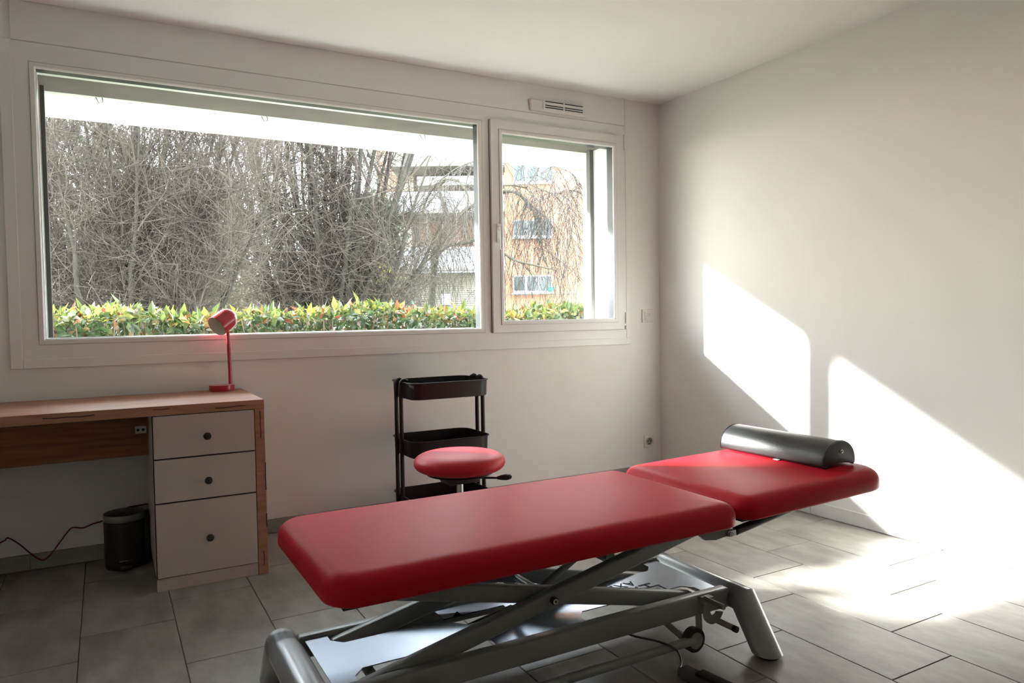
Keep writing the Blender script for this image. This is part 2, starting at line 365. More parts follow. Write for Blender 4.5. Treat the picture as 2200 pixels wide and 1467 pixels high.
MB().ring(GX0-.0265, GX1+.0265, GZ0-.0265, GZ1+.0265, .003, -.0068, .0).build('joint_line', 'pvc_line', win, sm=False)
MB().ring(GX0-.02, GX1+.02, GZ0-.02, GZ1+.02, .02, .0055, .060).build('gasket', 'gasket', win, sm=False)
MB().box(GX0-.008, GX1+.008, .030, .036, GZ0-.008, GZ1+.008).build('pane', 'glass', win, sm=False)
MB().ring(SOX0-.0015, SOX1+.0035, SOZ0-.0035, SOZ1+.0035, .0032, -.0085, -.0061).build('joint_line', 'pvc_line', win, sm=False)  # darker ring painted as the shadow line around the proud sash
# opening sash with its own parts
sash = MB(); sash.ring(SOX0, SOX1, SOZ0, SOZ1, .05, -.026, .03, wl=SX0-SOX0-.022, wr=SOX1-SX1-.022, wb=SZ0-SOZ0-.022, wt=SOZ1-SZ1-.022)
sash = sash.build('sash', 'pvc', win, sm=False)
bead(SX0, SX1, SZ0, SZ1, .0225, -.030, -.015, par=sash)
MB().ring(SX0-.0265, SX1+.0265, SZ0-.0265, SZ1+.0265, .0025, -.0267, -.02).build('joint_line', 'pvc_line', sash, sm=False)
MB().ring(SX0-.02, SX1+.02, SZ0-.02, SZ1+.02, .02, -.0145, .045).build('gasket', 'gasket', sash, sm=False)
MB().box(SX0-.008, SX1+.008, .015, .021, SZ0-.008, SZ1+.008).build('pane', 'glass', sash, sm=False)
MB().box(SOX0-.005, SOX0-.001, -.0075, -.004, SOZ0, SOZ1).build('shadow_gap', 'shade_gap', sash, sm=False)  # brown strip painted as the shade in the gap beside the sash
MB().box(-1.262, -1.234, -.036, -.026, 1.52, 1.63, bev=.004).cyl((-1.248, -.036, 1.60), (-1.248, -.062, 1.60), .010).box(-1.258, -1.238, -.074, -.060, 1.475, 1.612, bev=.006).build('handle', 'pvc', sash)
MB().cyl((-.312, -.030, 1.10), (-.312, -.030, 1.025), .0075).cyl((-.312, -.030, 1.012), (-.312, -.030, .988), .0085).build('hinge', 'pvc', sash)
MB().cyl((-.312, -.030, 2.245), (-.312, -.030, 2.15), .0065).cyl((-.312, -.030, 2.20), (-.312, -.030, 2.197), .009).build('hinge', 'pvc', sash)
# outer frame ring outdoors, lintel, reveals, sill, shutter guide
MB().ring(GX0-.022, SOX1-.02, GZ0-.022, GZ1+.022, .022, .0605, .092).box(GX1+.012, SX0-.012, .0455, .065, GZ0, GZ1).build('outside_frame', 'outer_frame', win, sm=False)
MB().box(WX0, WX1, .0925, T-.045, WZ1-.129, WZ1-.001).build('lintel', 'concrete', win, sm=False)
MB().box(WX0, WX1, T-.0445, T+.012, WZ1-.131, WZ1-.001).build('lintel_lip', 'outer_frame', win, sm=False)
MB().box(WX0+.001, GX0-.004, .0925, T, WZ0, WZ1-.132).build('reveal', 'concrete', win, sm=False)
MB().box(SX1+.055, WX1-.001, .0925, T, WZ0, WZ1-.132).build('reveal', 'render_white', win, sm=False)
MB().box(GX0-.0035, GX0+.014, .27, .31, WZ0+.06, WZ1-.132).build('shutter_guide', 'guide', win, sm=False)
MB().box(SX1+.025, SX1+.0545, .27, .31, WZ0+.06, WZ1-.132).build('shutter_guide', 'guide', win, sm=False)
sl = MB().box(GX0-.003, SX1+.054, .0925, T+.05, WZ0+.001, WZ0+.075)
for v_ in sl.b.verts:
    if v_.co.z > WZ0+.05: v_.co.z -= (v_.co.y-.0925)*math.tan(math.radians(4.5))
sl.build('outside_sill', 'outer_frame', win, sm=False)
for xa, xb, zl in ((GX0+.002, GX1-.002, GZ0), (SX0+.002, SX1-.002, GZ0+.030)):      # drip ledges below the panes
    lg_ = MB().box(xa, xb, .0925, .135, zl-.02, zl+.004)
    for v_ in lg_.b.verts:
        if v_.co.z > zl: v_.co.z -= (v_.co.y-.0925)*math.tan(math.radians(4.5))
    lg_.build('drip_ledge', 'outer_frame', win, sm=False)
for xx in (-2.5, -1.57, -3.29):
    MB().tube([(xx, T-.03, WZ1-.131), (xx+.012, T-.045, WZ1-.160), (xx+.03, T-.05, WZ1-.155), (xx+.028, T-.04, WZ1-.131)], .0022, n=6).build('wire_hook', 'guide', win)

# trickle vent above the sash
v = thing('air_vent', 'white slotted air vent above the opening sash', 'vent', (-.815, -.007, 2.358))
MB().box(-.20, .20, -.022, 0, -.034, .034, bev=.010, seg=3).build('body', 'plastic', v)
MB().box(-.115, .187, -.027, -.0215, -.024, .030, bev=.002, seg=1).build('grille', 'plastic', v, sm=False)
for zz in (-.010, .003, .026):
    for xa, xb in ((-.10, .03), (.042, .175)):
        MB().box(xa, xb, -.0285, -.0265, zz-.003, zz+.003).build('slot', 'gasket', v, sm=False)
# switch and sockets
s = thing('light_switch', 'white square switch plate between window and corner', 'switch', (-.116, 0, 1.073))
MB().box(-.043, .043, -.011, 0, -.043, .043, bev=.003).build('plate', 'plastic', s)
MB().box(-.028, .028, -.015, -.010, -.028, .028, bev=.002).build('rocker', 'plastic', s)
MB().box(-.018, .016, -.0158, -.0148, .013, .016).box(.013, .016, -.0158, -.0148, .0, .016).box(-.018, .016, -.0158, -.0148, 0, .003).box(-.018, -.015, -.0158, -.0148, -.02, .003).build('mark', 'plasticgrey', s, sm=False)
def socket(loc, label, w=.04):
    s = thing('power_socket', label, 'socket', loc)
    MB().box(-w, w, -.011, 0, -w, w, bev=.003).build('plate', 'plastic', s)
    MB().lathe([(0, 0), (w*.55, 0), (w*.58, .004), (w*.66, .004), (w*.66, 0)], 28, Matrix.Translation((0, -.011, 0)) @ Matrix.Rotation(PI/2, 4, 'X')).build('well', 'plasticgrey', s)
    for a, b in ((-.011, 0), (.011, 0), (0, .013), (-.007, -.016), (.007, -.016)):
        MB().cyl((a, -.0125, b), (a, -.0105, b), .0036, n=10).build('hole', 'gap', s)
socket((-.112, 0, .231), 'white wall socket low beside the room corner')

# ------------------------------------------------------------------ desk
dk = thing('desk', 'oak effect desk with slab sides and a dark back panel', 'desk', (-2.704, -.605, 0))
o = Vector((2.704, .605, 0))
def D(b, name, m, **k):
    for v_ in b.b.verts: v_.co += o
    return b.build(name, m, k.get('parent', dk), sm=False)
DX0 = -4.45
D(MB().box(DX0, -2.704, -.605, -.018, .7115, .750, bev=.0012, seg=1), 'desktop', 'wood')
side = D(MB().box(-2.743, -2.7042, -.603, -.03, .0005, .7112, bev=.0012, seg=1), 'side_panel', 'wood')
D(MB().box(DX0, DX0+.039, -.603, -.03, .0005, .7112, bev=.0012, seg=1), 'side_panel', 'wood')
D(MB().box(DX0+.04, -3.136, -.275, -.257, .506, .7112), 'back_panel', 'wood2')
def crack(pts, w_, name='crack', par=dk, yy=-.6056):      # dark wavy crack of the decor, a thin sliver lying on the edge
    b = MB()
    for (xa, za), (xb, zb) in zip(pts, pts[1:]):
        d = Vector((xb-xa, 0, zb-za)); n_ = Vector((-d.z, 0, d.x)).normalized()*w_*2.6
        vs_ = [b.b.verts.new((Vector((xa, yy, za))+n_*s_) if e_ == 0 else (Vector((xb, yy, zb))+n_*s_)) for e_, s_ in ((0, -1), (1, -1), (1, 1), (0, 1))]
        b.b.faces.new(vs_)
    bmesh.ops.remove_doubles(b.b, verts=b.b.verts, dist=1e-5)
    return D(b, name, 'crack', parent=par)
crack([(-3.50, .7335), (-3.46, .731), (-3.42, .7325), (-3.38, .730), (-3.33, .7335)], .0008)
crack([(-2.90, .727), (-2.87, .7255), (-2.84, .727), (-2.81, .730), (-2.78, .7285)], .0008)
crack([(-3.13, .738), (-3.10, .7365), (-3.07, .738)], .0006)
crack([(-2.722, .700), (-2.7205, .67), (-2.7225, .64), (-2.720, .61), (-2.7215, .585)], .0008, yy=-.6036)
crack([(-2.7215, .10), (-2.7205, .07), (-2.722, .04)], .0009, yy=-.6036)
for za, zb in ((.48, .36), (.26, .20)):
    crack([(-2.7055, za), (-2.7062, (za+zb)/2), (-2.7055, zb)], .0009, yy=-.6036)
# drawer pedestal under the desk: a thing of its own
pd = thing('drawer_pedestal', 'taupe three drawer pedestal with black knobs under the desk', 'drawers', (-2.936, -.60, 0))
o = Vector((2.936, .60, 0))
dk_, dk = dk, pd
D(MB().box(-3.1345, -2.7455, -.585, -.04, .052, .7105), 'carcass', 'taupe')
D(MB().box(-3.1345, -2.7455, -.598, -.58, .0006, .0515), 'plinth', 'taupe')
D(MB().box(-3.1345, -3.118, -.5985, -.585, .052, .7105).box(-3.117, -2.7455, -.5855, -.585, .053, .710), 'carcass_edge', 'gap')  # dark sheet on the taupe carcass, painted shade for the drawer gaps
for za, zb, kz in ((.5375, .7085, .6167), (.3592, .5315, .4342), (.0555, .3533, .1969)):
    dr = D(MB().box(-3.1315, -2.7465, -.605, -.587, za, zb, bev=.001, seg=1), 'drawer', 'taupe')
    kb = MB().lathe([(0, .027), (.010, .0265), (.0145, .024), (.0155, .020), (.0135, .0165), (.007, .012), (.0065, .0), (0, 0)], 24, Matrix.Translation((-2.934, -.605, kz)) @ Matrix.Rotation(PI/2, 4, 'X'))
    for v_ in kb.b.verts: v_.co += o
    kb.build('knob', 'black', dr)
dk = dk_
# white bracket plate at the end of the back panel
s = thing('power_socket', 'small white socket under the desk beside the pedestal', 'socket', (-3.164, -.276, .619))
MB().box(-.022, .022, -.008, 0, -.016, .016, bev=.002).build('plate', 'plastic', s)
for xx in (-.010, .010): MB().cyl((xx, -.0095, 0), (xx, -.0075, 0), .006, n=16).build('hole', 'gap', s)

# ------------------------------------------------------------------ desk lamp
lp = thing('desk_lamp', 'red metal desk lamp with a short cylindrical head on the desk', 'lamp', (-2.803, -.085, .7505))
MB().lathe([(0, 0), (.056, 0), (.0575, .0015), (.0575, .027), (.056, .0285), (0, .0285)], 40).build('base', 'lampred', lp)
MB().lathe([(.0, .0292), (.051, .0292), (.051, .0286), (0, .0286)], 40).build('base_top', 'cork', lp)
MB().tube([(.041, .012, .027), (.041, .012, .10), (.034, .008, .305)], .0085, n=8).build('pole', 'lampred', lp)
hd = Vector((-.74, -.44, -.51)).normalized()
q = hd.to_track_quat('Z', 'X').to_matrix().to_4x4(); hc = Vector((.030, .004, .343))
mx = Matrix.Translation(hc) @ q
R_ = .051
prof = [(0, -R_)]+[(R_*math.sin(a), -R_*math.cos(a)) for a in (PI/2*i/8 for i in range(1, 8))]+[(R_, 0), (R_, .066)]
MB().lathe(prof+[(R_-.0012, .0668), (R_-.0016, .064)], 40, mx).build('shade', 'lampred', lp)
MB().lathe([(R_-.0025, .0655), (R_-.003, .0), (R_-.010, -.026), (.012, -.040), (0, -.040)], 40, mx).build('shade_lining', 'lampin', lp)
MB().lathe([(0, .002), (.011, .002), (.0115, -.004), (.0105, -.034)], 20, mx).build('bulb_socket', 'plasticgrey', lp)
MB().cyl((.034, .008, .298), (.030, .002, .318), .010, n=16).build('joint', 'lampred', lp)

# ------------------------------------------------------------------ waste bin and cord
bn = thing('pedal_bin', 'small black pedal bin with a steel lid under the desk', 'bin', (-3.236, -.150, .0005))
MB().lathe([(0, 0), (.078, 0), (.081, .004), (.083, .02), (.0835, .205), (.080, .208), (0, .208)], 40).build('body', 'black', bn)
ld_ = MB().lathe([(.0838, .209), (.0852, .211), (.0852, .236), (.083, .239)], 40).build('lid', 'brushed', bn)
MB().lathe([(.0828, .239), (.06, .244), (0, .246)], 40).build('lid_top', 'black', ld_)
MB().box(.055, .098, -.028, .028, .01, .236, bev=.008).build('hinge_housing', 'black', bn)
MB().box(-.022, .022, -.115, -.075, .008, .020, bev=.006).build('pedal', 'black', bn)
MB().tube([(-.024, -.078, .040), (-.016, -.0865, .0425), (0, -.089, .043), (.016, -.0865, .0425), (.024, -.078, .040)], .0022, n=6).build('pedal_trim', 'chrome', bn)
cpx = [(-.02, 1166), (15, 1155), (40, 1168), (62, 1186), (80, 1199), (90, 1203), (98, 1201), (112, 1187), (135, 1156), (150, 1137), (160, 1133), (178, 1134), (200, 1125), (222, 1118), (250, 1100), (275, 1090), (312, 1083)]
cpts = []
for u, vv in cpx:
    d = at(u, vv, 1)-CAM; t = (-.020-CAM.y)/d.y; p = CAM+d*t; cpts.append(p)
cpts = [cpts[0]+Vector((-.6, 0, -.05)), cpts[0]+Vector((-.2, 0, -.03))]+cpts+[cpts[-1]+Vector((.10, 0, .012))]
def catmull(P, n=5):
    P = [Vector(p) for p in P]; out = []
    for i in range(len(P)-1):
        a, b, c, d = P[max(i-1, 0)], P[i], P[i+1], P[min(i+2, len(P)-1)]
        for k in range(n):
            t = k/n; out.append(.5*((2*b)+(c-a)*t+(2*a-5*b+4*c-d)*t*t+(3*b-a-3*c+d)*t**3))
    out.append(P[-1]); return out
cpts += [(-3.0, -.012, .40), (-2.90, -.009, .52), (-2.86, -.009, .66), (-2.85, -.009, .75), (-2.845, -.016, .762), (-2.835, -.040, .757)]
cpts = [Vector(p)-Vector(lp.location) for p in cpts]
MB().tube(catmull(cpts, 3), .0032, n=8).build('cord', 'cordred', lp)

# ------------------------------------------------------------------ trolley
tr = thing('utility_trolley', 'black three tier metal trolley against the window wall', 'trolley', (-1.772, -.335, 0))
def rrect(w, d, r, n=6):
    P = []
    for cx, cy, a0 in ((w/2-r, d/2-r, 0), (-w/2+r, d/2-r, PI/2), (-w/2+r, -d/2+r, PI), (w/2-r, -d/2+r, 3*PI/2)):
        for k in range(n+1): a = a0+PI/2*k/n; P.append((cx+r*math.cos(a), cy+r*math.sin(a)))
    return P
def tray(z1, h):
    b = MB(); L = []
    for w, d, r, z in ((.415, .30, .05, z1-h), (.425, .315, .06, z1-h+.004), (.433, .323, .065, z1-.006), (.445, .335, .07, z1-.005), (.447, .337, .071, z1), (.433, .323, .065, z1), (.427, .317, .062, z1-h+.008), (.41, .30, .05, z1-h+.006)):
        L.append([b.b.verts.new((x_, y_, z)) for x_, y_ in rrect(w, d, r)])
    n = len(L[0])
    for a, c in zip(L, L[1:]):
        for j in range(n): b.b.faces.new((a[j], a[(j+1) % n], c[(j+1) % n], c[j]))
    b.b.faces.new(L[0][::-1]); b.b.faces.new(L[-1])
    return b
for z1 in (.765, .475, .185): tray(z1, .085).build('tray', 'blackmetal', tr)
for sx in (-1, 1):
    for sy in (-1, 1):
        P = [(sx*.229, sy*.034, .075), (sx*.229, sy*.034, .70), (sx*.229, sy*.034, .748)]
        P += [(sx*(.229-.018*(1-math.cos(a))), sy*.034, .748+.018*math.sin(a)*1.4) for a in (.4, .8, 1.2, 1.57)]+[(sx*.196, sy*.034, .766)]
        MB().tube(P, .0105, n=12, up=(0, 1, 0)).build('post', 'blackmetal', tr)
    MB().tube([(sx*.212, -.15, .07), (sx*.229, -.13, .075), (sx*.229, .13, .075), (sx*.212, .15, .07)], .010, n=10).build('foot_bar', 'blackmetal', tr)
    for sy in (-1, 1):
        MB().cyl((sx*.214-.010, sy*.145, .031), (sx*.214+.010, sy*.145, .031), .031, n=20).cyl((sx*.214, sy*.145, .05), (sx*.214, sy*.145, .075), .008, n=10).build('caster', 'black', tr)

# ------------------------------------------------------------------ stool
st = thing('stool', 'round red swivel stool standing behind the treatment table', 'stool', (-2.035, -1.125, 0))
pr = [(0, .455)]+[(.187*max(math.cos(a), 0)**.42, .495+.042*math.copysign(abs(math.sin(a))**.9, math.sin(a))) for a in (-PI/2+PI*i/22 for i in range(1, 22))]+[(0, .539)]
MB().lathe(pr, 48).build('seat', 'redstool', st, ang=80)
MB().lathe([(0, .456), (.13, .456), (.135, .448), (.12, .444), (0, .444)], 32).build('seat_plate', 'black', st)
MB().box(-.07, .07, -.05, .05, .412, .446, bev=.008).build('mechanism', 'black', st)
MB().cyl((0, 0, .25), (0, 0, .42), .014).build('gas_lift', 'chrome', st)
MB().cyl((0, 0, .075), (0, 0, .30), .026, .024).build('column', 'black', st)
ld = Vector((math.cos(YAW+.15), -math.sin(YAW+.15), 0))
b = MB().tube([ld*.05+Vector((0, 0, .43)), ld*.15+Vector((0, 0, .431)), ld*.165+Vector((0, 0, .433))], .0045, n=8)
b.tube([ld*.155+Vector((0, 0, .431)), ld*.175+Vector((0, 0, .433)), ld*.195+Vector((0, 0, .435)), ld*.21+Vector((0, 0, .437)), ld*.216+Vector((0, 0, .438))], [.006, .011, .013, .010, .003], n=12)
b.build('lever', 'black', st)
for i in range(5):
    a = 2*PI*i/5+.3; d = Vector((math.cos(a), math.sin(a), 0))
    MB().tube([d*.02+Vector((0, 0, .085)), d*.15+Vector((0, 0, .078)), d*.235+Vector((0, 0, .062))], [.020, .017, .013], n=10).build('leg', 'black', st)
    p = d*.225; n_ = Vector((-d.y, d.x, 0))
    MB().cyl(p+n_*-.014+Vector((0, 0, .0255)), p+n_*.014+Vector((0, 0, .0255)), .025, n=20).build('caster', 'black', st)

# ------------------------------------------------------------------ treatment table
tb = thing('treatment_table', 'red padded treatment table on a grey scissor lift frame', 'treatment table', (-2.19, -1.905, 0))
TO = Vector((2.19, 1.905, 0))
def T_(b, name, m, parent=None, sm=True, ang=40):
    for v_ in b.b.verts: v_.co += TO
    return b.build(name, m, parent or tb, sm=sm, ang=ang)
def cushion(x0, x1, y0, y1, z0, z1, rl, rr, er, tilt=0.0, puff=.004):
    # rounded slab: corner radius rl at the left end and rr at the right end, edge radius er
    b = MB(); n = 8
    def outline(ins):
        P = []
        for cx, cy, a0, r in ((x1, y1, 0, rr), (x0, y1, PI/2, rl), (x0, y0, PI, rl), (x1, y0, 3*PI/2, rr)):
            r2 = max(r-ins, .004); sx_ = -1 if cx == x1 else 1; sy_ = -1 if cy == y1 else 1
            ox, oy = cx+sx_*(ins+r2), cy+sy_*(ins+r2)
            for k in range(n+1): a = a0+PI/2*k/n; P.append((ox+r2*math.cos(a), oy+r2*math.sin(a)))
        return P
    lv = []
    eb = .010
    for k in range(5): a = PI/2*k/4; lv.append((eb*(1-math.sin(a)), z0+eb*(1-math.cos(a))))
    for k in range(9): a = PI/2*k/8; lv.append((er*1.15*(1-math.cos(a)), z1-er+er*math.sin(a)))
    lv.append((er*1.15+.05, z1+puff*.6)); lv.append((er*1.15+.12, z1+puff))
    R = []
    for ins, z in lv: R.append([b.b.verts.new((p[0], p[1], z)) for p in outline(ins)])
    m_ = len(R[0])
    for a, c in zip(R, R[1:]):
        for j in range(m_): b.b.faces.new((a[j], a[(j+1) % m_], c[(j+1) % m_], c[j]))
    b.b.faces.new(R[0][::-1]); b.b.faces.new(R[-1])
    if tilt:
        mx_ = Matrix.Translation((x0, 0, z0)) @ Matrix.Rotation(-tilt, 4, 'Y') @ Matrix.Translation((-x0, 0, -z0))
        for v_ in b.b.verts: v_.co = mx_ @ v_.co
    return b
T_(cushion(-2.868, -1.588, -2.228, -1.588, .430, .503, .085, .060, .042), 'main_cushion', 'red', ang=70)
HT = math.radians(1.35)
T_(cushion(-1.574, -.838, -2.228, -1.588, .438, .509, .060, .12, .042, tilt=HT), 'head_cushion', 'red', ang=70)
# boards under the cushions and top frame
T_(MB().box(-2.83, -1.615, -2.195, -1.62, .420, .4298), 'cushion_board', 'black', sm=False)
hb = MB().box(-1.545, -.93, -2.18, -1.635, .425, .4375)
for v_ in hb.b.verts: v_.co.z += (v_.co.x+1.572)*math.tan(HT)
T_(hb, 'head_board', 'black', sm=False)
for yy in (-2.085, -1.735): T_(MB().box(-2.72, -1.60, yy-.02, yy+.02, .385, .4195, bev=.003), 'top_rail', 'steel')
for xx in (-2.66, -1.66): T_(MB().box(xx-.02, xx+.02, -2.0645, -1.7555, .386, .4185, bev=.003), 'top_crossbar', 'steel')
# hinge bracket, gas strut
T_(MB().prism([(-1.70, .4295), (-1.560, .4295), (-1.545, .395), (-1.552, .366), (-1.60, .361), (-1.645, .368), (-1.685, .398)], -2.120, -2.108, 'y'), 'hinge_bracket', 'steel', sm=False)
T_(MB().box(-1.556, -1.520, -2.132, -2.108, .366, .386, bev=.003).cyl((-1.546, -2.136, .375), (-1.546, -2.104, .375), .008, n=14).cyl((-1.522, -2.12, .376), (-1.495, -2.12, .379), .007, n=12), 'strut_end', 'chrome')
T_(MB().tube([(-1.512, -2.12, .377), (-1.23, -2.12, .418)], .0140, n=16), 'gas_strut', 'black')
for yy in (-2.05, -1.76): T_(MB().tube([(-1.60, yy, .40), (-1.18, yy, .432)], .010, n=10), 'head_support', 'steel')
# base: two arched end tubes with splayed legs
def end_tube(xc, name):
    yn, yf, zt = -2.130, -1.680, .150
    P = [(xc, -2.236, .012), (xc, yn-.005, zt-.012), (xc, yn+.006, zt)]
    def leg(ya, yfoot):
        return [(xc, yfoot, .012), (xc, ya+(yfoot-ya)*.15, zt-.028)]
    bar = MB().tube([(xc, yn+.002, zt), (xc, yf-.002, zt)], .040, n=24, ry=.048)
    e = T_(bar, name, 'tube')
    for ya, yfoot, sgn in ((yn, -2.226, -1), (yf, -1.584, 1)):
        # mitred elbow: leg and bar share the elbow plane
        lg = MB(); A = Vector((xc, ya, zt)); B = Vector((xc, yfoot, .012)); n = 24
        da = Vector((0, sgn, 0)); dl = (B-A).normalized(); pn = (da-dl).normalized()     # mitre plane normal is perpendicular to the bisector
        pm = (da+dl).normalized()
        ring0, ring1 = [], []
        for j in range(n):
            a = 2*PI*j/n; off = Vector((0, 0, 1))*math.cos(a)*.040+Vector((1, 0, 0))*math.sin(a)*.048
            t = -(off.dot(pm))/(da.dot(pm)); ring0.append(lg.b.verts.new(A+off+da*t))
            p0 = A+off+da*t; tt = (.012-p0.z)/dl.z; ring1.append(lg.b.verts.new(p0+dl*tt))
        stub = []
        for j in range(n):
            a = 2*PI*j/n; off = Vector((0, 0, 1))*math.cos(a)*.040+Vector((1, 0, 0))*math.sin(a)*.048
            stub.append(lg.b.verts.new(A+off-da*.06))
        for j in range(n):
            lg.b.faces.new((ring0[j], ring0[(j+1) % n], ring1[(j+1) % n], ring1[j])); lg.b.faces.new((stub[j], stub[(j+1) % n], ring0[(j+1) % n], ring0[j]))
        lg.b.faces.new(ring1)
        L_ = T_(lg, 'leg', 'tube', ang=30)
        c = Vector((xc, yfoot+sgn*.003, 0))
        T_(MB().cyl(c+Vector((0, 0, .0005)), c+Vector((0, 0, .014)), .033, n=24), 'rubber_foot', 'black', parent=L_)
end_tube(-1.487, 'end_tube'); end_tube(-2.868, 'end_tube')
for ch in tb.children:
    if ch.name.startswith('leg'):
        for g_ in ch.children: pass
for yy in (-2.083, -1.727):
    T_(MB().box(-2.832, -1.523, yy-.019, yy+.019, .122, .186, bev=.006, seg=3), 'side_rail', 'steel')
# scissor arms
def arm(x0, z0, x1, z1, yc, w=.034, h=.050):
    d = Vector((x1-x0, 0, z1-z0)); L_ = d.length; ang = math.atan2(d.z, d.x)
    mx_ = Matrix.Translation((x0, yc, z0)) @ Matrix.Rotation(-ang, 4, 'Y')
    return MB().box(-.02, L_+.02, -w/2, w/2, -h/2, h/2, bev=.008, seg=3, mx=mx_)
for yA, yB in ((-2.044, -2.004), (-1.766, -1.806)):
    A_ = T_(arm(-2.725, .150, -1.62, .388, yA), 'scissor_arm', 'steel')
    T_(arm(-1.625, .140, -2.74, .392, yB), 'scissor_arm', 'steel')
    s_ = -1 if yA < -1.9 else 1
    yy = yA+s_*.017
    bo = T_(MB().cyl((-2.180, yy, .267), (-2.180, yy+s_*.012, .267), .011, n=20), 'pivot_bolt', 'black')
    T_(MB().cyl((-2.180, yy+s_*.012, .267), (-2.180, yy+s_*.015, .267), .0085, n=16), 'bolt_head', 'chrome', parent=bo)
    T_(MB().cyl((-2.180, yy+s_*.0148, .267), (-2.180, yy+s_*.0156, .267), .004, n=6), 'bolt_socket', 'gap', parent=bo)
for (xx, zz, r_) in ((-2.18, .267, .012), (-2.70, .150, .014), (-1.65, .146, .014), (-1.92, .322, .018)):
    T_(MB().cyl((xx, -1.99, zz), (xx, -1.82, zz), r_, n=18), 'cross_tube', 'steel')
# lift actuator under the table
T_(MB().cyl((-2.46, -1.86, .118), (-2.20, -1.86, .165), .024, n=24).box(-2.56, -2.44, -1.90, -1.82, .085, .150, bev=.01), 'lift_motor', 'black')
T_(MB().cyl((-2.20, -1.86, .165), (-1.93, -1.86, .314), .012, n=16), 'lift_rod', 'steel')
# base plate with slots
pl = MB()
PZ0, PZ1 = .174, .177
pl.box(-2.818, -2.43, -1.990, -1.820, PZ0, PZ1); pl.box(-2.215, -1.537, -1.990, -1.820, PZ0, PZ1); pl.box(-2.43, -2.215, -1.990, -1.892, PZ0, PZ1); pl.prism([(-2.43, -1.892), (-2.375, -1.892), (-2.43, -1.83)], PZ0, PZ1, 'z')
for ys in ((-2.0635, -1.990), (-1.820, -1.7465)):
    near = ys[0] < -1.9
    segs = [(-2.818, -2.755), (-2.36, -2.06), (-1.60, -1.537)] if near else [(-2.818, -2.755), (-2.42, -2.02), (-1.60, -1.537)]
    for xa, xb in segs: pl.box(xa, xb, ys[0], ys[1], PZ0, PZ1)
    for xa, xb, sg in ((-2.755, -2.725, 1), (-2.39, -2.36, -1), (-2.06, -2.03, 1), (-1.63, -1.60, -1)):
        ed = ys[1] if near else ys[0]; fa = ys[0] if near else ys[1]
        P_ = [(xa, ed), (xb, ed), (xa if sg > 0 else xb, ed+(fa-ed)*.45)]
        pl.prism(P_, PZ0, PZ1, 'z')
pl = T_(pl, 'base_plate', 'plate', sm=False)
# letters and emblem cut through the plate: AXE reads from the window side
def text_mesh(txt, size):
    cu = bpy.data.curves.new('t', 'FONT'); cu.body = txt; cu.size = size; cu.extrude = .0004; cu.space_character = 1.1
    ob = bpy.data.objects.new('t', cu); COL.objects.link(ob); bpy.context.view_layer.update()
    me = bpy.data.meshes.new_from_object(ob.evaluated_get(bpy.context.evaluated_depsgraph_get()))
    bpy.data.objects.remove(ob); bpy.data.curves.remove(cu); return me
me = text_mesh('AXE', .054); me.materials.clear(); me.materials.append(M['gap'])
tx = link('lettering', me, pl); tx.rotation_euler = (0, 0, PI+.02); tx.location = Vector((-1.745, -1.868, PZ1+.0006))+TO
em = MB()
def bar2(x0, y0, x1, y1, w=.009):
    d = Vector((x1-x0, y1-y0, 0)); n_ = Vector((-d.y, d.x, 0)).normalized()*w/2; a = Vector((x0, y0, 0)); c = Vector((x1, y1, 0))
    em.b.faces.new([em.b.verts.new(p) for p in (a-n_, c-n_, c+n_, a+n_)])
for q_ in ((-.032, .038, .018, .038), (-.006, .038, -.006, .008), (-.03, .010, .032, .010), (.030, .012, .030, -.030), (-.034, -.028, .032, -.028), (-.031, -.030, -.031, -.010), (.010, -.006, .010, -.026), (-.062, .018, -.040, .036), (-.062, .018, -.098, .018), (-.062, .018, -.052, -.012)): bar2(*q_)
for v_ in em.b.verts: v_.co += Vector((-1.720, -1.955, PZ1+.0006))
T_(em, 'emblem', 'gap', parent=pl, sm=False)
# foot bar, wheel, swing link, lever hook
T_(MB().cyl((-2.62, -2.104, .050), (-1.682, -2.104, .049), .0145, n=18), 'foot_bar', 'steel')
wh = T_(MB().cyl((-1.676, -2.108, .0475), (-1.676, -2.084, .0475), .0385, n=36), 'wheel', 'black')
T_(MB().cyl((-1.676, -2.112, .0475), (-1.676, -2.1075, .0475), .026, n=28), 'hub', 'steel', parent=wh)
T_(MB().tube([(-1.70, -2.080, .05), (-1.76, -1.97, .128)], .0105, n=12), 'swing_link', 'steel')
T_(MB().tube([(-1.648, -2.09, .13), (-1.648, -2.094, .065), (-1.662, -2.094, .05)], .011, n=12), 'wheel_strut', 'steel')
hk = MB(); P_ = []
for k in range(25):
    a = math.radians(100)+math.radians(245)*k/24; P_.append((-1.618+.042*math.cos(a), .138+.042*math.sin(a)))
for k in range(25):
    a = math.radians(345)-math.radians(245)*k/24; P_.append((-1.618+.014*math.cos(a), .138+.014*math.sin(a)))
for i in range(24):
    j = 49-i
    hk.prism([P_[i], P_[i+1], P_[j-1], P_[j]], -2.128, -2.122, 'y')
bmesh.ops.remove_doubles(hk.b, verts=hk.b.verts, dist=1e-5)
hk.box(-1.655, -1.615, -2.128, -2.1025, .164, .184, bev=.002)
hk = T_(hk, 'lever_hook', 'steel', sm=False)
T_(MB().tube([(-1.648, -2.118, .181), (-1.640, -2.195, .177)], .0085, n=12), 'hook_rod', 'steel', parent=hk)
T_(MB().tube([(-1.603, -2.118, .104), (-1.594, -2.195, .100)], .0095, n=12), 'hook_rod', 'steel', parent=hk)
T_(MB().tube([(-1.5955, -2.190, .1002), (-1.594, -2.204, .0995)], .0102, n=12), 'rod_cap', 'black', parent=hk)
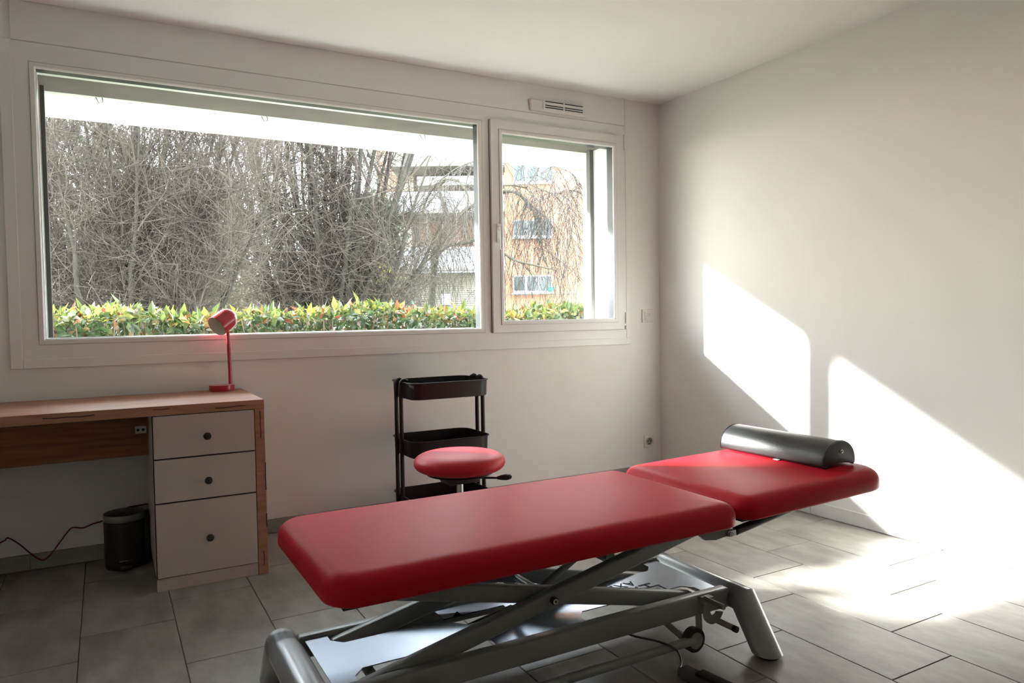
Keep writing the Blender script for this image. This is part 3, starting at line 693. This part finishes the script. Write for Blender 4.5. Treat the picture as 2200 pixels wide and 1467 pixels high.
# cable to the foot pedal
T_(MB().tube(catmull([(-1.95, -2.03, .135), (-1.90, -2.06, .10), (-1.82, -2.10, .075), (-1.775, -2.125, .05), (-1.768, -2.14, .024), (-1.782, -2.155, .014), (-1.795, -2.164, .014)], 5), .0035, n=8), 'cable', 'black')
fp = thing('foot_pedal', 'dark foot pedal lying on the tiles beside the table base', 'pedal', (-1.790, -2.275, 0))
MB().box(-.024, .024, -.13, .095, .0008, .030, bev=.008, seg=2).build('body', 'guide', fp)
MB().box(-.020, .020, -.12, .03, .0305, .040, bev=.004).build('rocker', 'black', fp)
fp.rotation_euler = (0, 0, math.radians(8))

# ------------------------------------------------------------------ half-round head cushion
po = thing('half_roll_cushion', 'black leather half roll cushion lying across the head section', 'cushion', (-.982, -1.862, .5275))
po.rotation_euler = (0, -HT, 0)
sec = []
wd, hh = .0875, .092
for k in range(6): a = -PI/2+ (PI/2)*k/5; sec.append((wd-.012+.012*math.cos(a), .012+.012*math.sin(a)))
for k in range(1, 24): a = PI*k/24; sec.append((wd*math.cos(a)**1 if True else 0, .012+(hh-.012)*math.sin(a)**.9))
for k in range(6): a = PI+(PI/2)*k/5; sec.append((-wd+.012+.012*math.cos(a), .012+.012*math.sin(a)))
for k in range(1, 8): xx = -wd+.012+(2*wd-.024)*k/8; sec.append((xx, .012*(1-(xx/wd)**2)))
b = MB(); yl = [(-.250, .90), (-.2495, .965), (-.246, .995), (-.240, 1.0), (0, 1.0), (.240, 1.0), (.246, .995), (.2495, .965), (.250, .90)]
R = []
for yy, s_ in yl: R.append([b.b.verts.new((p[0]*s_, yy, .035+(p[1]-.035)*s_)) for p in sec])
n = len(sec)
for a, c in zip(R, R[1:]):
    for j in range(n): b.b.faces.new((a[j], a[(j+1) % n], c[(j+1) % n], c[j]))
b.b.faces.new(R[0]); b.b.faces.new(R[-1][::-1])
cov = b.build('cover', 'leather', po, ang=50)
for sy in (-1, 1):
    pts = [(p[0]*.985, sy*.2475, .035+(p[1]-.035)*.985) for p in sec]; pts.append(pts[0])
    MB().tube(pts, .0026, n=8, cap=False, up=(0, 1, 0)).build('piping', 'leather', cov)
MB().lathe([(.0038, 0), (.0070, 0), (.0074, .0012), (.0060, .002), (.0042, .0018), (.0038, 0)], 20, Matrix.Translation((.012, -.2502, .052)) @ Matrix.Rotation(PI/2, 4, 'X')).build('eyelet', 'chrome', po)
MB().box(-.095, -.082, -.055, -.030, .0006, .0022).build('label_tag', 'bluewhite', po, sm=False)

# ================================================================== outdoors
rng = np.random.default_rng(7); random.seed(7)
GZ = -.20
tag(MB().box(-60, 60, 1.15, 90, GZ-.2, GZ).build('ground', 'grass', sm=False), 'dull winter lawn beyond the hedge', kind='structure')
tag(MB().box(-9, 6, T+.001, 1.15, GZ-.2, GZ+.002).build('terrace', 'paving', sm=False), 'pale paved strip between the house wall and the hedge', kind='structure')
tag(MB().box(-60, XL-.16, -60, T, GZ-.2, GZ+.001).build('forecourt', 'paving', sm=False), 'pale forecourt beside the room', kind='structure')
bal = MB().box(-5.4, -.15, T+.015, 1.15, 2.268, 2.50).build('balcony_slab', 'render_white', sm=False)
tag(bal, 'white underside of the balcony projecting above the window', kind='structure')

def tubes(P, R, n=3):               # P (N,k,3) polylines, R (N,k) radii -> vertices and quads of N thin tubes
    N, k, _ = P.shape
    t = np.empty_like(P); t[:, 1:-1] = P[:, 2:]-P[:, :-2]; t[:, 0] = P[:, 1]-P[:, 0]; t[:, -1] = P[:, -1]-P[:, -2]
    t /= np.linalg.norm(t, axis=2, keepdims=True)+1e-9
    ref = np.where(np.abs(t[:, :1, 2:3]) < .8, np.array([[[0, 0, 1.]]]), np.array([[[1., 0, 0]]]))
    ref = np.broadcast_to(ref, t.shape)
    u = np.cross(t, ref); u /= np.linalg.norm(u, axis=2, keepdims=True)+1e-9; w = np.cross(t, u)
    a = 2*PI*np.arange(n)/n
    V = P[:, :, None]+R[:, :, None, None]*(np.cos(a)[None, None, :, None]*u[:, :, None]+np.sin(a)[None, None, :, None]*w[:, :, None])
    V = V.reshape(-1, 3)
    i, j, m = np.meshgrid(np.arange(N), np.arange(k-1), np.arange(n), indexing='ij')
    b0 = (i*k+j)*n; m2 = (m+1) % n
    F = np.stack([b0+m, b0+m2, b0+n+m2, b0+n+m], -1).reshape(-1, 4)
    return V, F
def unit(a): return a/(np.linalg.norm(a, axis=-1, keepdims=True)+1e-9)
def sample(S, t):                   # S (N,k,3), t (N,) in 0..1 -> points, tangents
    k = S.shape[1]; x_ = t*(k-1); i = np.minimum(x_.astype(int), k-2); fr = (x_-i)[:, None]
    ar = np.arange(len(S)); a, b = S[ar, i], S[ar, i+1]
    return a*(1-fr)+b*fr, unit(b-a)
def twigs(S, N, l0, l1, tang, rand, up, r0, r1, tmin=.25, k=4, bias=None, wob=.25):
    idx = rng.integers(0, len(S), N); t = tmin+(1-tmin)*rng.random(N)
    p, tg = sample(S[idx], t)
    d = unit(tg*tang+unit(rng.normal(size=(N, 3)))*rand+np.array([0, 0, up])+(0 if bias is None else np.array(bias)))
    L_ = (l0+(l1-l0)*rng.random(N))[:, None]
    P = np.empty((N, k, 3)); P[:, 0] = p
    for j in range(1, k):
        d = unit(d+wob*rng.normal(size=(N, 3))*.6+np.array([0, 0, up*.25])); P[:, j] = P[:, j-1]+d*L_/(k-1)
    R = np.linspace(r0, r1, k)[None]*(.7+.6*rng.random((N, 1)))
    return P, R
def merge(parts):
    V, F, o_ = [], [], 0
    for v_, f_ in parts: V.append(v_); F.append(f_+o_); o_ += len(v_)
    return np.concatenate(V), np.concatenate(F)

def fan_tree(name, label, base, tips, n1, n2, n3, r, lens, k=9):
    root = thing(name, label, 'tree', (base.x, base.y, GZ), 'bare multi stemmed trees beyond the hedge')
    off = np.array([base.x, base.y, GZ]); S, RR = [], []
    for tip in tips:
        tip = np.array(tip)-off; b0 = np.array([random.uniform(-.22, .22), random.uniform(-.22, .22), 0]); s_ = np.linspace(0, 1, k)
        lat = tip-b0; lat[2] = 0
        P = b0+lat*(s_**.85)[:, None]; P[:, 2] = tip[2]*(s_**1.05)
        P[1:] += np.cumsum(rng.normal(size=(k-1, 3))*.035, axis=0)
        S.append(P); RR.append(np.linspace(r*random.uniform(.6, 1.25), r*.16, k))
    S = np.array(S); RR = np.array(RR)
    for P, q_ in zip(S, RR):
        V, F = tubes(P[None], q_[None], 7); raw('stem', V, F, 'bark', root, sm=True)
    A, RA = twigs(S, n1, lens[0], lens[0]*2.2, 1.0, .85, .30, r*.19, r*.07, .15, 5)
    Bq, RB = twigs(A, n2, lens[1], lens[1]*2.4, .55, 1.1, .10, r*.075, r*.035, .1, 4)
    Cq, RC = twigs(Bq, n3, lens[2], lens[2]*2.5, .6, 1.0, .05, r*.04, r*.022, .1, 3)
    V, F = merge([tubes(A, RA, 4), tubes(Bq, RB, 3), tubes(Cq, RC, 3)])
    o_ = raw('twigs', V, F, 'twig', root); o_['kind'] = 'stuff'
    return root
# left tree: base seen behind the hedge at the left of the fixed pane
bA = at(285, 700, 8.2)
tipsA = [at(u, random.uniform(60, 260), random.uniform(7.4, 9.0)) for u in np.linspace(-210, 560, 24)]
tipsA += [at(u, random.uniform(330, 520), random.uniform(7.4, 9.0)) for u in (-60, 40, 450, 560, 620)]
fan_tree('bare_tree', 'bare multi stemmed tree fanning out behind the left of the hedge', bA, tipsA, 440, 6500, 26000, .050, (.55, .32, .15))
bB = at(690, 700, 12.2)
tipsB = [at(u, random.uniform(40, 240), random.uniform(11.4, 13.2)) for u in np.linspace(430, 960, 24)]
tipsB += [at(u, random.uniform(20, 120), random.uniform(11.8, 12.8)) for u in (600, 640, 665, 690, 715, 740, 770)]
tipsB += [at(u, random.uniform(330, 470), random.uniform(11.6, 12.8)) for u in (470, 890, 930, 960)]
bC = at(330, 690, 18.0)
tipsC = [at(u, random.uniform(80, 330), random.uniform(16.8, 19.2)) for u in np.linspace(20, 640, 26)]
fan_tree('bare_tree', 'far bare tree filling the gaps behind the left one', bC, tipsC, 420, 4200, 9000, .062, (.9, .55, .3))
fan_tree('bare_tree', 'bare tree with upright stems in the middle of the view outside', bB, tipsB, 420, 5600, 19000, .074, (.70, .40, .2))

# weeping tree with its crooked limbs
wt = thing('weeping_tree', 'weeping tree with a mossy trunk and drooping bare twigs', 'tree', (0, 0, 0))
wb_ = at(929, 700, 16.0); wt.location = (wb_.x, wb_.y, GZ); woff = Vector((wb_.x, wb_.y, GZ))
def limb(name, pts, r0, r1, n=8):
    P = catmull([at(*p)-woff for p in pts], 5); k = len(P)
    MB().tube(P, [r0+(r1-r0)*i/(k-1) for i in range(k)], n=n).build(name, 'bark2', wt)
    return np.array([[*p] for p in P])
lim = []
tk = catmull([wb_*1.0-Vector((0, 0, wb_.z-GZ))-woff, at(928, 650, 16)-woff, at(930, 600, 16)-woff, at(934, 560, 16)-woff, at(938, 535, 16)-woff], 4)
MB().tube(tk, [.095, .09, .087, .085, .084, .083, .082, .081, .08, .08, .08, .082, .085, .09, .1, .09, .07][:len(tk)], n=12).build('trunk', 'bark2', wt)
L_specs = [
 ([(938, 540, 16), (952, 505, 15.8), (962, 470, 15.6), (952, 437, 15.6), (944, 405, 15.7), (958, 385, 15.5), (985, 388, 15.2)], .055, .03),
 ([(938, 538, 16), (962, 505, 16.2), (985, 468, 16.4), (1018, 440, 16.2), (1060, 420, 15.8), (1100, 410, 15.6)], .05, .03),
 ([(938, 538, 16), (925, 515, 16.1), (908, 480, 16.2), (912, 440, 16.2), (930, 405, 16.0), (948, 388, 15.8)], .04, .022),
 ([(940, 545, 16), (968, 525, 15.6), (1000, 522, 15.2), (1040, 512, 15), (1078, 540, 14.8), (1110, 560, 14.6), (1150, 570, 14.5), (1195, 580, 14.4)], .05, .014),
 ([(1075, 408, 15.7), (1112, 415, 15.4), (1140, 440, 15.2), (1170, 465, 15.1), (1190, 490, 15)], .04, .012),
 ([(1075, 398, 15.7), (1105, 398, 15.5), (1130, 402, 15.4), (1137, 392, 15.4), (1150, 375, 15.4), (1155, 362, 15.4), (1168, 354, 15.4)], .022, .008),
 ([(1112, 415, 15.4), (1135, 440, 15.2), (1155, 470, 15.0), (1160, 510, 14.9), (1168, 560, 14.9)], .022, .008),
 ([(1137, 395, 15.4), (1165, 408, 15.2), (1195, 416, 15), (1232, 409, 14.8), (1262, 416, 14.7)], .014, .006),
 ([(985, 388, 15.2), (1005, 420, 15), (1002, 470, 14.9), (1010, 520, 14.8)], .025, .012),
 ([(945, 388, 15.7), (985, 360, 15.4), (1030, 345, 15), (1090, 350, 14.8), (1150, 350, 14.7)], .022, .010),
 ([(1168, 354, 15.4), (1200, 360, 15.2), (1228, 372, 15), (1250, 400, 15)], .010, .005),
 ([(938, 555, 16), (915, 560, 15.6), (890, 585, 15.3), (868, 610, 15.1)], .03, .012),
 ([(938, 545, 16), (905, 520, 15.5), (885, 545, 15.1), (862, 590, 14.8)], .03, .010),
 ([(1150, 350, 14.7), (1195, 365, 14.6), (1215, 420, 14.6), (1228, 500, 14.6), (1245, 600, 14.6)], .010, .005),
]
def resample(P, k=12):
    d = np.r_[0, np.cumsum(np.linalg.norm(np.diff(P, axis=0), axis=1))]; s_ = np.linspace(0, d[-1], k)
    return np.stack([np.interp(s_, d, P[:, c]) for c in range(3)], 1)
for pts, r0, r1 in L_specs: lim.append(resample(limb('limb', pts, r0, r1)))
lim = np.array(lim)
def droop(S, N, l0, l1, r0, r1, k=7, out=.9):
    idx = rng.integers(0, len(S), N); t = .1+.9*rng.random(N); p, tg = sample(S[idx], t)
    d = unit(unit(rng.normal(size=(N, 3))*np.array([1, 1, .3]))*out+tg*.4); L_ = (l0+(l1-l0)*rng.random(N))[:, None]
    P = np.empty((N, k, 3)); P[:, 0] = p
    for j in range(1, k):
        d = unit(d+np.array([0, 0, -.62])+rng.normal(size=(N, 3))*.16); P[:, j] = P[:, j-1]+d*L_/(k-1)
    P[:, :, 2] = np.maximum(P[:, :, 2], .03)
    return P, np.linspace(r0, r1, k)[None]*(.7+.6*rng.random((N, 1)))
A, RA = droop(lim, 560, .9, 2.6, .0065, .0035)
Bq, RB = droop(A, 1300, .25, .9, .0045, .0028, 5, .8)
V, F = merge([tubes(A, RA, 3), tubes(Bq, RB, 3)])
o_ = raw('drooping_twigs', V, F, 'twig2', wt); o_['kind'] = 'stuff'

# ------------------------------------------------------------------ leaves
def leaf_geo(pos, dirs, nrm, ln, wd):        # N folded leaves: 5 vertices, 4 triangles each
    N = len(pos); d = unit(dirs); sd_ = unit(np.cross(nrm, d)); up_ = np.cross(d, sd_)
    ln = ln[:, None]; wd = wd[:, None]
    V = np.stack([pos, pos+d*ln*.45+sd_*wd*.5+up_*wd*.22, pos+d*ln*.5, pos+d*ln*.45-sd_*wd*.5+up_*wd*.22, pos+d*ln-up_*ln*.08], 1).reshape(-1, 3)
    b0 = (np.arange(N)*5)[:, None]
    F = (b0[:, :, None]+np.array([[0, 1, 2], [0, 2, 3], [1, 4, 2], [2, 4, 3]])[None]).reshape(-1, 3)
    return V, F
HX0, HX1, HY0, HY1, HZT = -6.2, 2.6, 1.22, 1.95, 1.115
hg = thing('hedge', 'clipped leafy hedge of yellow green leaves running along under the window', 'hedge', ((HX0+HX1)/2, (HY0+HY1)/2, GZ))
ho = np.array([(HX0+HX1)/2, (HY0+HY1)/2, GZ])
def top_z(x_, y_): return HZT+.022*np.sin(x_*3.1)+.018*np.sin(x_*7.7+1)+.015*np.sin(y_*9+x_*2)
def mass(N, zlo, zhi, ml, mname, ysp=(0, 1), l0=.05, l1=.09, up=.5):
    x_ = HX0+(HX1-HX0)*rng.random(N); y_ = HY0+(HY1-HY0)*(ysp[0]+(ysp[1]-ysp[0])*rng.random(N)); z_ = top_z(x_, y_)+zlo+(zhi-zlo)*rng.random(N)
    p = np.stack([x_, y_, z_], 1)-ho
    d = unit(rng.normal(size=(N, 3))+np.array([0, -.35, up])); nr = unit(rng.normal(size=(N, 3))+np.array([0, -.3, .7]))
    ln = l0+(l1-l0)*rng.random(N); V, F = leaf_geo(p, d, nr, ln, ln*.42)
    o_ = raw(mname, V, F, ml, hg, tone=np.repeat(rng.random(N), 5)); o_['kind'] = 'stuff'
mass(6000, -.03, .01, 'leaf', 'top_leaves')
mass(11000, -.35, -.03, 'leaf_shaded', 'lower_leaves', (0, .55), up=.1)
mass(2500, -1.2, -.35, 'leaf_shaded', 'inner_leaves', (0, .35), up=0)
# stems of the hedge
N = 420; x_ = HX0+(HX1-HX0)*rng.random(N); y_ = HY0+(HY1-HY0)*rng.random(N)
P = np.stack([np.stack([x_, y_, np.full(N, GZ)], 1), np.stack([x_+rng.normal(size=N)*.05, y_+rng.normal(size=N)*.04, np.full(N, .45)], 1), np.stack([x_+rng.normal(size=N)*.1, y_+rng.normal(size=N)*.06, top_z(x_, y_)-.03], 1)], 1)-ho
V, F = tubes(P, np.array([[.008, .005, .0025]])*np.ones((N, 1)), 4); o_ = raw('stems', V, F, 'stem', hg); o_['kind'] = 'stuff'
# the 300 leaves standing largest and clearest along the near top edge
lm = []
for q_ in range(6):
    ln = .070+.008*q_; V, F = leaf_geo(np.zeros((1, 3)), np.array([[1., 0, 0]]), np.array([[0, 0, 1.]]), np.array([ln]), np.array([ln*(.40+.02*(q_ % 3))]))
    me = bpy.data.meshes.new('leaf'); me.from_pydata(V.tolist(), [], F.tolist()); me.materials.append(M['leaf']); lm.append(me)
for i in range(300):
    x_ = -3.95+4.7*(i+random.random())/300; y_ = HY0+random.uniform(-.02, .30); z_ = float(top_z(np.array(x_), np.array(y_)))+random.uniform(-.03, .025)
    l_ = link('leaf', lm[i % 6], hg, Vector((x_, y_, z_))-Vector(ho)); l_.rotation_euler = (random.uniform(-.6, .9), random.uniform(-1.5, .25), random.uniform(-PI, PI))

# foliage clouds: evergreens, lime shrub, low clipped hedges
def cloud(name, label, cat, c, rad, N, ml, size, group=None, trunk=True):
    root = thing(name, label, cat, (c.x, c.y, GZ), group); off = Vector((c.x, c.y, GZ))
    q_ = unit(rng.normal(size=(N, 3)))*(.55+.45*rng.random((N, 1))**.5)
    lump = 1+.22*np.sin(q_[:, :1]*7+1)*np.cos(q_[:, 2:]*6)
    p = q_*np.array(rad)*lump+np.array([0, 0, c.z-GZ]); p[:, 2] = np.maximum(p[:, 2], .05)
    ln = size*(.6+.8*rng.random(N)); V, F = leaf_geo(p, unit(rng.normal(size=(N, 3))+np.array([0, 0, -.3])), unit(rng.normal(size=(N, 3))), ln, ln*.4)
    o_ = raw('foliage', V, F, ml, root, tone=np.repeat(rng.random(N), 5)); o_['kind'] = 'stuff'
    if trunk: MB().cyl((0, 0, 0), (0, 0, max(.3, c.z-GZ)), .16, .08, n=10).build('trunk', 'bark', root)
    return root
cloud('evergreen_tree', 'dark evergreen tree behind the left bare tree', 'tree', at(185, 430, 25.5), (2.3, 1.8, 3.0), 5200, 'evergreen', .30, 'evergreens beyond the bare trees')
cloud('evergreen_tree', 'dark evergreen tree behind the gap between the two bare trees', 'tree', at(395, 490, 30), (2.5, 1.8, 2.8), 5200, 'evergreen', .32, 'evergreens beyond the bare trees')
cloud('evergreen_tree', 'low green evergreen behind the stems of the middle bare tree', 'tree', at(610, 545, 37), (3.2, 1.8, 2.4), 4500, 'evergreen', .32, 'evergreens beyond the bare trees')
cloud('evergreen_tree', 'low evergreen bush right of the middle bare tree', 'tree', at(800, 500, 29), (1.2, 1.2, 1.6), 2200, 'evergreen', .30, 'evergreens beyond the bare trees')
cloud('lime_shrub', 'bright lime green shrub below the white balcony', 'shrub', at(800, 596, 26), (.95, .9, .50), 1400, 'lime', .16)
cloud('brown_shrub', 'brownish shrub below the lime green shrub', 'shrub', at(806, 634, 20.8), (.95, .6, .32), 1800, 'brownleaf', .18, trunk=False)
def lowhedge(name, label, u0, u1, v0, depth, m_, thick=1.0):
    a, b = at(u0, v0, depth), at(u1, v0, depth); root = thing(name, label, 'hedge', (a.x, a.y, GZ))
    N = 3200; t = rng.random(N)[:, None]; base = np.array([*(b-a)])*t; base[:, 2] = 0
    n_ = np.array([FWD.x, FWD.y, 0])*rng.random((N, 1))*thick; z_ = (a.z-GZ)*rng.random((N, 1))**.6
    p = base+n_+np.concatenate([np.zeros((N, 2)), z_], 1); ln = .14+.14*rng.random(N)
    V, F = leaf_geo(p, unit(rng.normal(size=(N, 3))), unit(rng.normal(size=(N, 3))), ln, ln*.5)
    o_ = raw('foliage', V, F, m_, root, tone=np.repeat(rng.random(N), 5)); o_['kind'] = 'stuff'
    L_ = (b-a).length; d = (b-a); d.z = 0; d.normalize(); rz = math.atan2(d.y, d.x)
    k_ = MB().box(0, L_, .15, thick-.1, 0.02, max(.3, a.z-GZ-.12)); cr_ = k_.build('core', 'brownleaf', root, sm=False); cr_.rotation_euler = (0, 0, rz)
lowhedge('clipped_hedge', 'dark low clipped hedge behind the left bare tree', 60, 300, 652, 23, 'evergreen')
lowhedge('clipped_hedge', 'long brown low hedge crossing behind the middle bare tree', 330, 760, 604, 22.5, 'brownleaf')

# ------------------------------------------------------------------ apartment building
ap = thing('apartment_building', 'orange apartment building with white balconies beyond the weeping tree', 'building', (0, 0, 0))
a0 = at(1145, 663, 36); ap.location = (a0.x, a0.y, GZ); ap.rotation_euler = (0, 0, -YAW)
INV = (Matrix.Translation(ap.location) @ Matrix.Rotation(-YAW, 4, 'Z')).inverted()
def loc(u, v_, depth): return INV @ at(u, v_, depth)
def rect(name, u0, u1, v0, v1, depth, thick, m_, parent=None):      # a block whose front shows at these pixels when seen from the camera
    p = loc((u0+u1)/2, (v0+v1)/2, depth); w_ = (u1-u0)*depth/FPX; h_ = (v1-v0)*depth/FPX
    return MB().box(p.x-w_/2, p.x+w_/2, p.y, p.y+thick, p.z-h_/2, p.z+h_/2).build(name, m_, parent or ap, sm=False)
rect('facade', 1082, 1480, 60, 720, 36, 6, 'orange')
def far_window(u0, u1, v0, v1, d=36):
    w_ = rect('window', u0, u1, v0, v1, d-.08, .07, 'winwhite')
    n_ = 3; s_ = (u1-u0)/n_
    for q_ in range(n_): rect('pane', u0+s_*q_+3, u0+s_*(q_+1)-2.5, v0+3, v1-5, d-.11, .02, 'winglass', w_)
    rect('sill', u0-2, u1+3, v1-.5, v1+2, d-.2, .2, 'winwhite', w_)
for v0, v1 in ((353, 393), (472, 510), (591, 629)): far_window(1102, 1187, v0, v1)
# balcony side
rect('wall', 812, 1084, 300, 720, 37.2, 5, 'brick')
rect('wall', 806, 884, 452, 535, 36.6, 1, 'cream')
rect('wall', 862, 888, 366, 410, 36.5, .8, 'cream')
rect('wall', 887, 960, 355, 369, 37.0, .3, 'terracotta')
rect('roof_edge', 835, 1084, 322, 356, 34.2, 3.4, 'greyroof')
rect('glazing', 890, 955, 369, 379, 36.9, .2, 'winglass')
for (u0, u1, v0, v1) in ((896, 1084, 378, 391), (832, 1084, 411, 451), (806, 1084, 531, 575)):
    p_ = rect('balcony_parapet', u0, u1, v0, v1, 34.4, .15, 'balcony')
    rect('balcony_floor', u0, u1, v1, v1+6, 34.4, 2.6, 'greyroof', p_)
w_ = rect('window', 903, 940, 455, 470, 36.8, .2, 'winwhite')
for q_ in range(3): rect('pane', 908+11*q_, 913+11*q_, 457, 468, 36.75, .04, 'teal', w_)
w_ = rect('window', 898, 1000, 395, 425, 36.8, .2, 'winwhite')
for q_ in range(4): rect('pane', 901+25*q_, 922+25*q_, 397, 424, 36.75, .04, 'winglass', w_)
sh_ = rect('shutter_wall', 890, 1084, 586, 720, 36.4, .2, 'shutter')
for q_ in range(14):
    rect('slat', 896, 1022, 594+4.6*q_, 595.8+4.6*q_, 36.32, .05, 'cream', sh_)
rect('wall', 849, 880, 584, 720, 36.0, .3, 'cream')
rect('post', 881, 888, 580, 720, 34.6, .2, 'teal')
rect('beam', 808, 1084, 582, 586, 34.5, .2, 'winwhite')
wc = thing('watering_can', 'small green watering can on the lowest far window sill', 'can', at(1183, 622, 35.45))
MB().lathe([(0, -.1), (.15, -.1), (.16, .12), (.14, .14), (0, .14)], 14).tube([(.12, 0, -.05), (.25, 0, .10), (.32, 0, .16)], .03, n=8).build('body', 'greenpot', wc)
# cream house at the far left
hs = thing('cream_house', 'pale house glimpsed behind the left bare tree', 'building', at(150, 693, 34)); hs.rotation_euler = (0, 0, -YAW); hs.location.z = GZ
MB().box(-4.6, 3.2, 0, 5, 0, 3.3).build('wall', 'cream', hs, sm=False)
MB().prism([(-5, 3.3), (3.6, 3.3), (-.7, 5.2)], -.3, 5.3, 'y').build('roof', 'greyroof', hs, sm=False)
for xx in (-2.6, -.4, 1.6):
    w_ = MB().box(xx-.55, xx+.55, -.06, .02, 1.0, 2.3).build('window', 'winwhite', hs, sm=False)
    MB().box(xx-.47, xx-.03, -.09, -.055, 1.08, 2.22).build('pane', 'winglass', w_, sm=False); MB().box(xx+.03, xx+.47, -.09, -.055, 1.08, 2.22).build('pane', 'winglass', w_, sm=False)
# garden table with white cloth, wire fence
gt = thing('garden_table', 'garden table under a white cloth beside the teal post', 'table', at(848, 660, 30)); gt.location.z = GZ; gt.rotation_euler = (0, 0, -YAW)
hz = at(848, 648, 30).z-GZ
MB().box(-.45, .45, -.3, .3, hz-.32, hz, bev=.02).build('cloth', 'bluewhite', gt)
for sx in (-.38, .38):
    for sy in (-.24, .24): MB().cyl((sx, sy, 0), (sx, sy, hz-.32), .025, n=8).build('leg', 'guide', gt)
gc = thing('garden_chair', 'dark garden chair with a white towel over its back', 'chair', at(961, 660, 29)); gc.location.z = GZ; gc.rotation_euler = (0, 0, -YAW+.3)
ch = at(961, 632, 29).z-GZ
MB().box(-.22, .22, -.22, .22, .62, .66).build('seat', 'guide', gc, sm=False)
for sx in (-.2, .2):
    MB().cyl((sx, -.2, 0), (sx, -.2, .62), .02, n=8).build('leg', 'guide', gc); MB().cyl((sx, .2, 0), (sx, .24, ch-.02), .02, n=8).build('leg', 'guide', gc)
MB().box(-.2, .2, .19, .24, ch-.5, ch-.02, bev=.01).build('backrest', 'guide', gc)
tw_ = thing('towel', 'white towel hanging over the dark garden chair', 'towel', gc.location); tw_.rotation_euler = gc.rotation_euler
MB().box(-.18, .18, .15, .185, ch-.42, ch, bev=.012).box(-.18, .18, .15, .275, ch-.012, ch+.012, bev=.008).build('cloth', 'bluewhite', tw_)
fe = thing('wire_fence', 'thin dark picket fence in front of the orange facade', 'fence', at(1140, 640, 22)); fe.location.z = GZ; fe.rotation_euler = (0, 0, -YAW)
ztop = at(1140, 632, 22).z-GZ
MB().box(-1.5, 2.4, -.01, .01, ztop-.02, ztop).build('rail', 'guide', fe, sm=False)
pk = MB().box(-.006, .006, -.006, .006, .01, ztop-.02)
pk = pk.build('picket', 'guide', fe, sm=False); pk.location = (-1.45, 0, 0)
for q_ in range(1, 27): link('picket', pk.data, fe, (-1.45+.145*q_, 0, 0))
